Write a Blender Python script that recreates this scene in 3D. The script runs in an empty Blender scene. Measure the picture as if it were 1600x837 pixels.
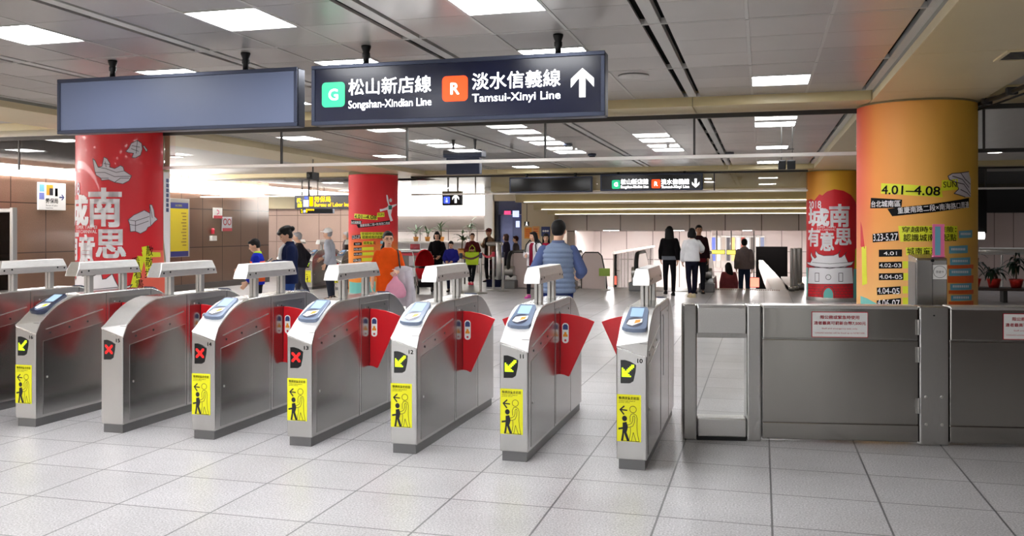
import bpy, bmesh, math, random
from mathutils import Vector, Matrix, Euler
random.seed(7)
PI = math.pi
S = bpy.context.scene
COL = S.collection

# ---------------------------------------------------------------- camera, world, exposure
FPX, HZ, CAMH = 1407.0, 358.0, 1.57
TH = math.atan(390.0 / FPX)
CT, ST = math.cos(TH), math.sin(TH)
cam_d = bpy.data.cameras.new('camera')
cam = bpy.data.objects.new('camera', cam_d)
COL.objects.link(cam)
cam.location = (0, 0, CAMH)
cam.rotation_euler = (PI / 2, 0, TH)
cam_d.sensor_width = 36
cam_d.lens = 36 * FPX / 1600
cam_d.shift_y = -(418.5 - HZ) / 1600
cam_d.clip_end = 200
S.camera = cam
W = bpy.data.worlds.new('world')
S.world = W
W.use_nodes = True
W.node_tree.nodes['Background'].inputs[0].default_value = (0.93, 0.95, 1.0, 1)
W.node_tree.nodes['Background'].inputs[1].default_value = 0.6
S.view_settings.view_transform = 'Standard'
S.view_settings.look = 'None'
S.view_settings.gamma = 1
S.view_settings.exposure = 0.5
S.view_settings.use_curve_mapping = False
try:
    S.cycles.use_denoising = True
    S.cycles.max_bounces = 7
    S.cycles.transparent_max_bounces = 16
    S.cycles.sample_clamp_indirect = 6
except Exception:
    pass
LIGHT_E = 22.0        # ceiling light panels
COVE_E = 24.0          # cove lights on the left wall


# ---------------------------------------------------------------- where a point of the plan stands
def ray(px, py):
    r = (px - 800) / FPX
    return Vector((r * CT - ST, r * ST + CT, (HZ - py) / FPX))


def G(px, py, z=0.0):               # on a level plane
    d = ray(px, py)
    return Vector((0, 0, CAMH)) + d * ((z - CAMH) / d.z)


def A(px, py, Y):                   # on a plane across the hall
    d = ray(px, py)
    return Vector((0, 0, CAMH)) + d * (Y / d.y)


def AX(px, py, X):                  # on a plane along the hall
    d = ray(px, py)
    return Vector((0, 0, CAMH)) + d * (X / d.x)


def AD(px, py, D):                  # at a depth
    return Vector((0, 0, CAMH)) + ray(px, py) * D


# ---------------------------------------------------------------- materials
def srgb(r, g, b):
    def f(c):
        c /= 255.0
        return c / 12.92 if c <= 0.04045 else ((c + 0.055) / 1.055) ** 2.4
    return (f(r), f(g), f(b), 1)


def mat(name, col, rough=0.5, metal=0.0, emit=0.0, ecol=None, noise=0.0, nscale=20.0, spec=0.5, bump=0.0, stretch=None, coat=0.0):
    m = bpy.data.materials.new(name)
    m.use_nodes = True
    nt = m.node_tree
    b = nt.nodes['Principled BSDF']
    b.inputs['Base Color'].default_value = col
    b.inputs['Roughness'].default_value = rough
    b.inputs['Metallic'].default_value = metal
    b.inputs['Specular IOR Level'].default_value = spec
    b.inputs['Coat Weight'].default_value = coat
    if emit:
        b.inputs['Emission Color'].default_value = ecol or col
        b.inputs['Emission Strength'].default_value = emit
    if noise or bump:
        tc = nt.nodes.new('ShaderNodeTexCoord')
        mp = nt.nodes.new('ShaderNodeMapping')
        if stretch:
            mp.inputs['Scale'].default_value = stretch
        nz = nt.nodes.new('ShaderNodeTexNoise')
        nz.inputs['Scale'].default_value = nscale
        nz.inputs['Detail'].default_value = 4
        nt.links.new(tc.outputs['Object'], mp.inputs[0])
        nt.links.new(mp.outputs[0], nz.inputs['Vector'])
        if noise:
            hs = nt.nodes.new('ShaderNodeMixRGB')
            hs.blend_type = 'MULTIPLY'
            hs.inputs[0].default_value = 1.0
            rp = nt.nodes.new('ShaderNodeMapRange')
            rp.inputs['From Min'].default_value = 0.3
            rp.inputs['From Max'].default_value = 0.7
            rp.inputs['To Min'].default_value = 1 - noise
            rp.inputs['To Max'].default_value = 1 + noise * 0.5
            nt.links.new(nz.outputs[0], rp.inputs[0])
            hs.inputs[1].default_value = col
            nt.links.new(rp.outputs[0], hs.inputs[2])
            nt.links.new(hs.outputs[0], b.inputs['Base Color'])
        if bump:
            bp = nt.nodes.new('ShaderNodeBump')
            bp.inputs['Strength'].default_value = bump
            bp.inputs['Distance'].default_value = 0.01
            nt.links.new(nz.outputs[0], bp.inputs['Height'])
            nt.links.new(bp.outputs[0], b.inputs['Normal'])
    return m


def tile_mat(name, c1, c2, mortar, tw, th, plane, phase=(0, 0), msize=0.006, rough=0.3, speck=0.12, sscale=160.0, spec=0.5, big=0.08, sbump=0.0):
    m = bpy.data.materials.new(name)
    m.use_nodes = True
    nt = m.node_tree
    N = nt.nodes.new
    b = nt.nodes['Principled BSDF']
    tc = N('ShaderNodeTexCoord')
    sx = N('ShaderNodeSeparateXYZ')
    nt.links.new(tc.outputs['Object'], sx.inputs[0])
    cb = N('ShaderNodeCombineXYZ')
    a1, a2 = {'xy': (0, 1), 'xz': (0, 2), 'yz': (1, 2)}[plane]
    nt.links.new(sx.outputs[a1], cb.inputs[0])
    nt.links.new(sx.outputs[a2], cb.inputs[1])
    mp = N('ShaderNodeMapping')
    mp.inputs['Location'].default_value = (-phase[0], -phase[1], 0)
    nt.links.new(cb.outputs[0], mp.inputs[0])
    br = N('ShaderNodeTexBrick')
    br.offset = 0
    br.inputs['Scale'].default_value = 1
    br.inputs['Brick Width'].default_value = tw
    br.inputs['Row Height'].default_value = th
    br.inputs['Mortar Size'].default_value = msize
    br.inputs['Mortar Smooth'].default_value = 0.1
    br.inputs['Bias'].default_value = 0
    br.inputs['Color1'].default_value = c1
    br.inputs['Color2'].default_value = c2
    br.inputs['Mortar'].default_value = mortar
    nt.links.new(mp.outputs[0], br.inputs['Vector'])
    nz = N('ShaderNodeTexNoise')
    nz.inputs['Scale'].default_value = sscale
    nz.inputs['Detail'].default_value = 2
    nt.links.new(tc.outputs['Object'], nz.inputs['Vector'])
    r1 = N('ShaderNodeMapRange')
    r1.inputs[1].default_value = 0.35
    r1.inputs[2].default_value = 0.65
    r1.inputs[3].default_value = 1 - speck
    r1.inputs[4].default_value = 1 + speck * 0.5
    nt.links.new(nz.outputs[0], r1.inputs[0])
    n2 = N('ShaderNodeTexNoise')
    n2.inputs['Scale'].default_value = 0.9
    n2.inputs['Detail'].default_value = 5
    n2.inputs['Roughness'].default_value = 0.65
    nt.links.new(tc.outputs['Object'], n2.inputs['Vector'])
    r2 = N('ShaderNodeMapRange')
    r2.inputs[1].default_value = 0.3
    r2.inputs[2].default_value = 0.7
    r2.inputs[3].default_value = 1 - big
    r2.inputs[4].default_value = 1 + big * 0.5
    nt.links.new(n2.outputs[0], r2.inputs[0])
    ml = N('ShaderNodeMath')
    ml.operation = 'MULTIPLY'
    nt.links.new(r1.outputs[0], ml.inputs[0])
    nt.links.new(r2.outputs[0], ml.inputs[1])
    mx = N('ShaderNodeMixRGB')
    mx.blend_type = 'MULTIPLY'
    mx.inputs[0].default_value = 1
    nt.links.new(br.outputs['Color'], mx.inputs[1])
    nt.links.new(ml.outputs[0], mx.inputs[2])
    nt.links.new(mx.outputs[0], b.inputs['Base Color'])
    b.inputs['Roughness'].default_value = rough
    b.inputs['Specular IOR Level'].default_value = spec
    if sbump:
        bp = N('ShaderNodeBump')
        bp.inputs['Strength'].default_value = sbump
        bp.inputs['Distance'].default_value = 0.004
        nt.links.new(nz.outputs[0], bp.inputs['Height'])
        nt.links.new(bp.outputs[0], b.inputs['Normal'])
    return m


def glass_mat(name, tint=(1, 1, 1, 1), refl=1.0, rough=0.02):
    m = bpy.data.materials.new(name)
    m.use_nodes = True
    nt = m.node_tree
    nt.nodes.remove(nt.nodes['Principled BSDF'])
    out = nt.nodes['Material Output']
    t = nt.nodes.new('ShaderNodeBsdfTransparent')
    t.inputs[0].default_value = tint
    g = nt.nodes.new('ShaderNodeBsdfGlossy')
    g.inputs['Roughness'].default_value = rough
    f = nt.nodes.new('ShaderNodeFresnel')
    f.inputs['IOR'].default_value = 1.5
    mu = nt.nodes.new('ShaderNodeMath')
    mu.operation = 'MULTIPLY'
    mu.inputs[1].default_value = refl
    mx = nt.nodes.new('ShaderNodeMixShader')
    nt.links.new(f.outputs[0], mu.inputs[0])
    nt.links.new(mu.outputs[0], mx.inputs[0])
    nt.links.new(t.outputs[0], mx.inputs[1])
    nt.links.new(g.outputs[0], mx.inputs[2])
    nt.links.new(mx.outputs[0], out.inputs[0])
    return m


def steel_mat(name, v, rough, stretch, bump=0.06, noise=0.08, tint=(1, 0.985, 0.96)):
    return mat(name, (v * tint[0], v * tint[1], v * tint[2], 1), rough, 1.0, noise=noise, nscale=30, stretch=stretch, bump=bump)


M = {}
M['steel'] = steel_mat('brushed steel', 0.54, 0.25, (14, 14, 0.4), bump=0.008)
M['lit_steel_hood'] = steel_mat('light-baked steel hood', 0.80, 0.42, (10, 0.6, 10), bump=0.004)  # paler steel bakes the overhead light on the front slope into its colour
M['steel_top'] = steel_mat('brushed steel light', 0.72, 0.36, (6, 0.5, 6), bump=0.008)
M['steel_dark'] = steel_mat('brushed steel dark', 0.38, 0.20, (0.4, 14, 14), bump=0.008)
M['steel_panel'] = mat('wavy brushed steel', (0.40, 0.385, 0.36, 1), 0.17, 1.0, noise=0.06, nscale=1.6, stretch=(1.8, 1.0, 0.35), bump=0.35)
M['plinth'] = mat('grey plinth metal', srgb(120, 120, 120), 0.4, 0.8)
M['screw'] = mat('dark screw', srgb(30, 30, 32), 0.4, 0.5)
M['black'] = mat('black plastic', srgb(12, 12, 13), 0.4, spec=0.3)
M['black_glossy'] = mat('black display glass', srgb(6, 6, 7), 0.12)
M['rubber'] = mat('black rubber', srgb(18, 18, 18), 0.6)
M['bezel'] = mat('blue grey bezel', srgb(116, 130, 154), 0.24)
M['bezel_dark'] = mat('dark blue bezel', srgb(34, 42, 66), 0.3)
M['lcd'] = mat('pale blue screen', srgb(150, 178, 205), 0.15, emit=0.35)
M['sticker_white'] = mat('white sticker', srgb(238, 238, 236), 0.45)
M['sticker_orange'] = mat('orange print', srgb(236, 150, 40), 0.45)
M['sticker_blue'] = mat('blue print', srgb(52, 66, 120), 0.45)
M['yellow'] = mat('yellow sticker', srgb(236, 233, 20), 0.4)
M['ink'] = mat('dark grey print', srgb(46, 46, 52), 0.6, spec=0.2)
M['ink_black'] = mat('black print', srgb(12, 11, 14), 0.6, spec=0.15)
M['ink_red'] = mat('red print', srgb(196, 40, 60), 0.5)
M['flap'] = mat('red flap', srgb(205, 8, 26), 0.35, coat=0.2)
M['led_green'] = mat('green led', srgb(205, 250, 20), 0.4, emit=0.9)
M['led_red'] = mat('red led', srgb(255, 24, 22), 0.4, emit=1.0)
M['panel'] = mat('ceiling panel', srgb(182, 177, 171), 0.32, 0.15, noise=0.10, nscale=0.9, spec=0.6)
M['joint'] = mat('ceiling rail', srgb(196, 194, 188), 0.45)
M['gap'] = mat('dark ceiling void', srgb(26, 25, 24), 0.9, spec=0.1)
M['cream'] = mat('cream soffit panel', srgb(214, 198, 160), 0.38, noise=0.04, nscale=1.5)
M['cream2'] = mat('cream beam panel', srgb(204, 187, 140), 0.34, noise=0.04, nscale=1.5)
M['white_wall'] = mat('white wall', srgb(226, 220, 216), 0.4)
M['lamp'] = mat('lit diffuser', (1, 1, 1, 1), 0.4, emit=LIGHT_E, ecol=(0.97, 0.98, 1, 1))
M['lamp2'] = mat('lit downlight', (1, 1, 1, 1), 0.4, emit=16, ecol=(1, 0.95, 0.85, 1))
M['lamp_low'] = mat('lit strip lamp', (1, 1, 1, 1), 0.4, emit=90, ecol=(1, 0.97, 0.95, 1))
M['cove'] = mat('lit cove', (1, 1, 1, 1), 0.4, emit=COVE_E, ecol=(1, 0.97, 0.95, 1))
M['glow'] = mat('lit panel', (1, 1, 1, 1), 0.4, emit=6.0, ecol=(1, 0.97, 0.92, 1))
M['sign_frame'] = mat('dark sign casing', srgb(48, 54, 72), 0.35, 0.5)
M['sign_navy'] = mat('navy sign face', srgb(10, 15, 42), 0.22, spec=0.3)
M['sign_blank'] = mat('blank slate sign face', srgb(88, 97, 122), 0.42, spec=0.4)
M['sign_black'] = mat('black sign face', srgb(10, 10, 12), 0.25)
M['white_lit'] = mat('lit white letters', (1, 1, 1, 1), 0.4, emit=1.0)
M['green_lit'] = mat('lit green square', srgb(26, 190, 130), 0.4, emit=0.55)
M['red_lit'] = mat('lit red square', srgb(250, 72, 16), 0.4, emit=0.85)
M['yellow_lit'] = mat('lit yellow letters', srgb(255, 226, 0), 0.4, emit=0.6)
M['blue_lit'] = mat('lit blue square', srgb(70, 96, 220), 0.4, emit=0.8)
M['violet_lit'] = mat('lit pale violet', srgb(190, 200, 250), 0.4, emit=0.9)
M['glass'] = glass_mat('clear glass', (0.96, 0.97, 0.965, 1), 1.3)
M['glass_smoke'] = glass_mat('smoke curtain glass', (0.90, 0.905, 0.90, 1), 2.2)
M['rail_dark'] = mat('dark steel rail', srgb(60, 58, 56), 0.35, 0.6)
M['rail_white'] = mat('pale alloy rail', srgb(214, 210, 204), 0.3, 0.5)
M['alu'] = mat('satin aluminium', srgb(188, 186, 182), 0.32, 0.9)
M['red_wrap'] = mat('red printed wrap', srgb(212, 22, 36), 0.4, coat=0.15)
M['red_print'] = mat('red print art', srgb(214, 26, 40), 0.42)
M['coral_print'] = mat('coral print', srgb(228, 98, 76), 0.42)
M['white_print'] = mat('white print', srgb(240, 238, 240), 0.42)
M['lime_print'] = mat('lime yellow print', srgb(222, 226, 40), 0.42)
M['teal_print'] = mat('teal print', srgb(112, 194, 186), 0.42)
M['blue_print'] = mat('light blue print', srgb(110, 176, 200), 0.42)
M['orange_print'] = mat('orange print band', srgb(228, 98, 34), 0.42)
M['green_print'] = mat('green print', srgb(24, 112, 96), 0.42)
M['pink_print'] = mat('pink print', srgb(240, 120, 170), 0.42)
M['grey_line'] = mat('line drawing', srgb(70, 62, 68), 0.5)
M['pale_print'] = mat('pale grey print', srgb(206, 200, 206), 0.42)
M['floor'] = tile_mat('speckled granite floor', srgb(202, 200, 202), srgb(190, 188, 189), srgb(112, 111, 113), 0.6, 0.6, 'xy', (0.054, 0.16), 0.006, 0.30, 0.36, 95, 0.5, 0.16)
M['wall_left'] = tile_mat('brown granite wall', srgb(126, 99, 84), srgb(118, 92, 78), srgb(66, 52, 46), 0.9, 1.0, 'yz', (0, 0.1), 0.012, 0.14, 0.14, 60, 0.6, 0.06)
M['wall_back'] = tile_mat('pink granite wall', srgb(206, 176, 160), srgb(196, 167, 152), srgb(136, 114, 104), 0.9, 1.0, 'xz', (0, 0.1), 0.012, 0.25, 0.12, 60, 0.5, 0.06)
M['wall_white'] = tile_mat('white panel wall', srgb(224, 216, 214), srgb(216, 208, 206), srgb(120, 112, 110), 1.1, 1.2, 'xz', (0, 0.3), 0.016, 0.22, 0.03, 60, 0.5, 0.03)
M['wall_rose'] = tile_mat('rose panel wall', srgb(206, 186, 178), srgb(198, 178, 170), srgb(140, 122, 116), 0.45, 3.0, 'xz', (0, 0), 0.012, 0.22, 0.05, 60, 0.5, 0.05)
M['pot_red'] = mat('red pot', srgb(190, 40, 32), 0.45)
M['pot_orange'] = mat('ochre pot', srgb(206, 140, 60), 0.5)
M['leaf'] = mat('green leaf', srgb(52, 92, 44), 0.45, noise=0.2, nscale=14)
M['leaf_dark'] = mat('dark green leaf', srgb(26, 48, 30), 0.45, noise=0.2, nscale=14)
M['soil'] = mat('dark soil', srgb(48, 36, 28), 0.9)
M['stem'] = mat('brown stem', srgb(96, 82, 56), 0.7)


nt = M['panel'].node_tree           # each ceiling panel a slightly different grey
mulp = next(n for n in nt.nodes if n.type == 'MIX_RGB')
gi = nt.nodes.new('ShaderNodeNewGeometry')
ri = nt.nodes.new('ShaderNodeMapRange')
ri.inputs[3].default_value, ri.inputs[4].default_value = 0.80, 1.04
m2 = nt.nodes.new('ShaderNodeMixRGB')
m2.blend_type = 'MULTIPLY'
m2.inputs[0].default_value = 1
nt.links.new(gi.outputs['Random Per Island'], ri.inputs[0])
nt.links.new(mulp.outputs[0], m2.inputs[1])
nt.links.new(ri.outputs[0], m2.inputs[2])
nt.links.new(m2.outputs[0], nt.nodes['Principled BSDF'].inputs['Base Color'])


# ---------------------------------------------------------------- mesh helpers
def wmat(o):
    m = Matrix.LocRotScale(o.location, o.rotation_euler, o.scale)
    return wmat(o.parent) @ m if o.parent else m


class MB:
    def __init__(s):
        s.v, s.f, s.mi = [], [], []
        s.cur = 0

    def add(s, vs, fs):
        n = len(s.v)
        s.v += [Vector(p) for p in vs]
        for f in fs:
            s.f.append([i + n for i in f])
            s.mi.append(s.cur)
        return s

    def box(s, x0, x1, y0, y1, z0, z1):
        return s.add([(x0, y0, z0), (x1, y0, z0), (x1, y1, z0), (x0, y1, z0), (x0, y0, z1), (x1, y0, z1), (x1, y1, z1), (x0, y1, z1)],
                     [(0, 3, 2, 1), (4, 5, 6, 7), (0, 1, 5, 4), (1, 2, 6, 5), (2, 3, 7, 6), (3, 0, 4, 7)])

    def prism(s, pts, fa, fb):       # pts 2D, fa/fb map a 2D point to the two end faces
        n = len(pts)
        vs = [fa(*p) for p in pts] + [fb(*p) for p in pts]
        fs = [list(range(n))[::-1], list(range(n, 2 * n))]
        for i in range(n):
            j = (i + 1) % n
            fs.append((i, j, n + j, n + i))
        return s.add(vs, fs)

    def loft(s, rings, cap=True):
        n = len(rings[0])
        vs = [p for r in rings for p in r]
        fs = []
        for k in range(len(rings) - 1):
            for i in range(n):
                j = (i + 1) % n
                fs.append((k * n + i, k * n + j, (k + 1) * n + j, (k + 1) * n + i))
        if cap:
            fs.append(list(range(n))[::-1])
            fs.append([(len(rings) - 1) * n + i for i in range(n)])
        return s.add(vs, fs)

    def tube(s, p, q, r1, r2=None, n=12, round_=False):
        p, q = Vector(p), Vector(q)
        r2 = r1 if r2 is None else r2
        d = q - p
        L = d.length
        if L < 1e-6:
            return s
        d.normalize()
        a = d.orthogonal().normalized()
        b = d.cross(a)
        prof = []
        if round_:
            for k in range(1, 5):
                t = PI / 2 * k / 4
                prof.append((-r1 * math.cos(t), r1 * math.sin(t)))
            for k in range(0, 4):
                t = PI / 2 * k / 4
                prof.append((L + r2 * math.sin(t), r2 * math.cos(t)))
        else:
            prof = [(0, r1), (L, r2)]
        rings = [[p + d * h + (a * math.cos(2 * PI * i / n) + b * math.sin(2 * PI * i / n)) * r for i in range(n)] for h, r in prof]
        return s.loft(rings)

    def path(s, pts, r, n=8):
        pts = [Vector(p) for p in pts]
        rings = []
        ref = None
        for i, p in enumerate(pts):
            d = (pts[min(i + 1, len(pts) - 1)] - pts[max(i - 1, 0)]).normalized()
            if ref is None:
                ref = d.orthogonal().normalized()
            a = (ref - d * ref.dot(d)).normalized()
            ref = a
            b = d.cross(a)
            rings.append([p + (a * math.cos(2 * PI * k / n) + b * math.sin(2 * PI * k / n)) * r for k in range(n)])
        return s.loft(rings)

    def ell(s, c, rx, ry, rz, rot=None, nu=14, nv=9):
        c = Vector(c)
        vs, fs = [], []
        R = rot or Matrix.Identity(3)
        for j in range(1, nv):
            t = PI * j / nv
            for i in range(nu):
                a = 2 * PI * i / nu
                vs.append(c + R @ Vector((rx * math.sin(t) * math.cos(a), ry * math.sin(t) * math.sin(a), rz * math.cos(t))))
        top = len(vs)
        vs.append(c + R @ Vector((0, 0, rz)))
        vs.append(c + R @ Vector((0, 0, -rz)))
        for j in range(nv - 2):
            for i in range(nu):
                k = (i + 1) % nu
                fs.append((j * nu + i, (j + 1) * nu + i, (j + 1) * nu + k, j * nu + k))
        for i in range(nu):
            k = (i + 1) % nu
            fs.append((top, i, k))
            fs.append((top + 1, (nv - 2) * nu + k, (nv - 2) * nu + i))
        return s.add(vs, fs)

    def lathe(s, c, prof, n=20):
        c = Vector(c)
        rings = [[c + Vector((r * math.cos(2 * PI * i / n), r * math.sin(2 * PI * i / n), h)) for i in range(n)] for r, h in prof]
        return s.loft(rings)

    def mesh(s, name, mats, inv=None):
        me = bpy.data.meshes.new(name)
        vs = [inv @ v for v in s.v] if inv else s.v
        me.from_pydata([tuple(v) for v in vs], [], s.f)
        for m in (mats if isinstance(mats, (list, tuple)) else [mats]):
            me.materials.append(m)
        if isinstance(mats, (list, tuple)):
            me.polygons.foreach_set('material_index', s.mi)
        me.update()
        return me

    def obj(s, name, mats, parent=None, bevel=0.0, smooth=False, local=False, seg=2, recalc=True):
        inv = wmat(parent).inverted() if (parent and not local) else None
        me = s.mesh(name, mats, inv)
        if recalc:
            bm = bmesh.new()
            bm.from_mesh(me)
            bmesh.ops.recalc_face_normals(bm, faces=bm.faces)
            bm.to_mesh(me)
            bm.free()
        return finish(name, me, parent, bevel, smooth, seg)


def finish(name, me, parent=None, bevel=0.0, smooth=False, seg=2):
    o = bpy.data.objects.new(name, me)
    COL.objects.link(o)
    if parent:
        o.parent = parent
    if bevel:
        b = o.modifiers.new('bevel', 'BEVEL')
        b.width = bevel
        b.segments = seg
        b.limit_method = 'ANGLE'
        b.angle_limit = math.radians(28)
    if smooth:
        for p in me.polygons:
            p.use_smooth = True
        if smooth == 'auto':
            ws = o.modifiers.new('wn', 'WEIGHTED_NORMAL')
            try:
                me.set_sharp_from_angle(angle=math.radians(40))
            except Exception:
                pass
    return o


def box(name, m, x0, x1, y0, y1, z0, z1, parent=None, bevel=0.0):
    return MB().box(x0, x1, y0, y1, z0, z1).obj(name, m, parent, bevel)


def thing(name, label, cat, loc=(0, 0, 0), rz=0.0, group=None):
    o = bpy.data.objects.new(name, None)
    COL.objects.link(o)
    o.empty_display_size = 0.2
    o.location = loc
    o.rotation_euler = (0, 0, rz)
    return tag(o, label, cat, group)


def tag(o, label, cat, group=None):
    o['label'] = label
    o['category'] = cat
    if group:
        o['group'] = group
    return o


def struct(o):
    o['kind'] = 'structure'
    return o


def kids(o):
    return [c for c in bpy.data.objects if c.parent == o]


def copy_tree(o, parent=None):
    c = o.copy()
    COL.objects.link(c)
    c.parent = parent
    for ch in kids(o):
        copy_tree(ch, c)
    return c


# ---------------------------------------------------------------- surfaces that carry print and lettering
class Plane:
    def __init__(s, o, u, v, n):
        s.o, s.u, s.v, s.n = Vector(o), Vector(u), Vector(v), Vector(n)
        s.step = None

    def pt(s, u, v, off):
        return s.o + s.u * u + s.v * v + s.n * off

    def uv(s, px, py):
        d = ray(px, py)
        c = Vector((0, 0, CAMH))
        t = (s.o - c).dot(s.n) / d.dot(s.n)
        p = c + d * t - s.o
        return p.dot(s.u), p.dot(s.v)


class Cyl:
    def __init__(s, cx, cy, R):
        s.cx, s.cy, s.R = cx, cy, R
        s.phi = math.atan2(-cy, -cx)
        s.step = 0.06

    def pt(s, u, v, off):
        a = s.phi + u / s.R
        return Vector((s.cx + (s.R + off) * math.cos(a), s.cy + (s.R + off) * math.sin(a), v))

    def uv(s, px, py):
        d = ray(px, py)
        a = d.x ** 2 + d.y ** 2
        b = -2 * (d.x * s.cx + d.y * s.cy)
        c = s.cx ** 2 + s.cy ** 2 - s.R ** 2
        q = max(0.0, b * b - 4 * a * c)
        t = (-b - math.sqrt(q)) / (2 * a)
        x, y = d.x * t, d.y * t
        an = math.atan2(y - s.cy, x - s.cx) - s.phi
        an = (an + PI) % (2 * PI) - PI
        return an * s.R, CAMH + d.z * t


def front(Y, n=-1):
    return Plane((0, Y, 0), (1, 0, 0), (0, 0, 1), (0, n, 0))


def map_bm(bm, surf, off, name, m, parent, thick=0.0):
    if surf.step:
        us = [v.co.x for v in bm.verts]
        if us:
            u = math.ceil(min(us) / surf.step) * surf.step
            while u < max(us):
                bmesh.ops.bisect_plane(bm, geom=bm.verts[:] + bm.edges[:] + bm.faces[:], plane_co=(u, 0, 0), plane_no=(1, 0, 0), dist=1e-6)
                u += surf.step
    inv = wmat(parent).inverted() if parent else Matrix.Identity(4)
    for v in bm.verts:
        v.co = inv @ surf.pt(v.co.x, v.co.y, off)
    me = bpy.data.meshes.new(name)
    bm.to_mesh(me)
    bm.free()
    me.materials.append(m)
    return finish(name, me, parent)


def poly(surf, pts, m, parent, name='print', off=0.002):
    """flat printed shapes: pts is one polygon or a list of polygons, in surface metres"""
    if not isinstance(pts[0][0], (tuple, list, Vector)):
        pts = [pts]
    bm = bmesh.new()
    for pl in pts:
        vs = [bm.verts.new((p[0], p[1], 0)) for p in pl]
        es = [bm.edges.new((vs[i], vs[(i + 1) % len(vs)])) for i in range(len(vs))]
        bmesh.ops.triangle_fill(bm, edges=es, use_beauty=True, use_dissolve=False, normal=(0, 0, 1))
    return map_bm(bm, surf, off, name, m, parent)


def pxpoly(surf, pts, m, parent, name='print', off=0.002):
    if not isinstance(pts[0][0], (tuple, list)):
        pts = [pts]
    return poly(surf, [[surf.uv(*p) for p in pl] for pl in pts], m, parent, name, off)


def stroke(pts, w, closed=False):
    """outline strokes -> list of quads"""
    out = []
    n = len(pts)
    for i in range(n if closed else n - 1):
        a, b = Vector(pts[i]), Vector(pts[(i + 1) % n])
        d = b - a
        if d.length < 1e-6:
            continue
        d.normalize()
        nn = Vector((-d.y, d.x)) * w / 2
        e = d * w * 0.3
        out.append([tuple(a + nn - e), tuple(a - nn - e), tuple(b - nn + e), tuple(b + nn + e)])
    return out


def circ(cx, cy, r, n=20, a0=0, a1=2 * PI, ry=None):
    full = abs(a1 - a0 - 2 * PI) < 1e-6
    k = n if full else n + 1
    return [(cx + r * math.cos(a0 + (a1 - a0) * i / n), cy + (ry or r) * math.sin(a0 + (a1 - a0) * i / n)) for i in range(k)]


def rrect(x0, x1, y0, y1, r, n=4):
    p = []
    for cx, cy, a in ((x1 - r, y1 - r, 0), (x0 + r, y1 - r, PI / 2), (x0 + r, y0 + r, PI), (x1 - r, y0 + r, 1.5 * PI)):
        for i in range(n + 1):
            t = a + PI / 2 * i / n
            p.append((cx + r * math.cos(t), cy + r * math.sin(t)))
    return p


_tc = {}


def text_mesh(body, bold):
    key = (body, bold)
    if key not in _tc:
        c = bpy.data.curves.new('lettering', 'FONT')
        c.body = body
        c.offset = bold
        c.resolution_u = 3
        c.fill_mode = 'FRONT'
        o = bpy.data.objects.new('lettering', c)
        COL.objects.link(o)
        dg = bpy.context.evaluated_depsgraph_get()
        me = bpy.data.meshes.new_from_object(o.evaluated_get(dg))
        bpy.data.objects.remove(o)
        xs = [v.co.x for v in me.vertices] or [0, 1]
        ys = [v.co.y for v in me.vertices] or [0, 1]
        _tc[key] = (me, min(xs), max(xs), min(ys), max(ys))
    return _tc[key]


def text(body, surf, uc, vc, w, h, m, parent, bold=0.0, rot=0.0, off=0.004, name='lettering', skew=0.0):
    me, x0, x1, y0, y1 = text_mesh(body, 0.0)
    if w is None:
        w = h * (x1 - x0) / (y1 - y0)
    sx = w / (x1 - x0)
    sy = sx if h is None else h / (y1 - y0)
    bm = bmesh.new()
    bm.from_mesh(me)
    if bold:                          # heavier strokes: the same glyphs set again a hair to each side
        src = bm.copy()
        base = [v.co.copy() for v in src.verts]
        idx = {v: i for i, v in enumerate(src.verts)}
        faces = [[idx[v] for v in f.verts] for f in src.faces]
        for dx, dy in ((bold, bold), (-bold, bold), (bold, -bold), (-bold, -bold)):
            nv = [bm.verts.new((c_.x + dx, c_.y + dy, 0)) for c_ in base]
            for f in faces:
                bm.faces.new([nv[i] for i in f])
        src.free()
    c, s = math.cos(rot), math.sin(rot)
    for v in bm.verts:
        x = (v.co.x - (x0 + x1) / 2) * sx
        y = (v.co.y - (y0 + y1) / 2) * sy
        v.co = Vector((uc + x * c - y * s, vc + x * s + y * c + skew * x, 0))
    return map_bm(bm, surf, off, name, m, parent)


def pxtext(body, surf, px0, py0, px1, py1, m, parent, bold=0.0, off=0.004, rot=0.0, name='lettering'):
    """text filling a picture box on a surface"""
    um, vm = surf.uv((px0 + px1) / 2, (py0 + py1) / 2)
    ua, _ = surf.uv(px0, (py0 + py1) / 2)
    ub, _ = surf.uv(px1, (py0 + py1) / 2)
    _, va = surf.uv((px0 + px1) / 2, py0)
    _, vb = surf.uv((px0 + px1) / 2, py1)
    return text(body, surf, (ua + ub) / 2, vm, ub - ua, va - vb, m, parent, bold, rot, off, name)

# ================================================================ THE SETTING
ZC, ZS = 2.96, 2.86
YB1, YB2 = 9.63, 10.75           # first cross beam
Y2 = 20.6                        # second smoke curtain and sign line
WX0, WX1, WY = -6.35, 0.62, 24.3  # stair and escalator well
mb = MB()
mb.box(-20, 9, -7, WY, -0.3, 0)
mb.box(-20, WX0, WY, 31.2, -0.3, 0)
mb.box(WX1, 9, WY, 31.2, -0.3, 0)
struct(mb.obj('floor', M['floor']))

# tactile strip at the head of the stairs
mb = MB()
for i in range(30):
    x = -1.15 + i * 0.054
    mb.box(x, x + 0.03, WY - 0.34, WY - 0.06, 0, 0.006)
struct(mb.obj('trim_1', mat('tactile strip', srgb(150, 120, 110), 0.6)))

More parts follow.
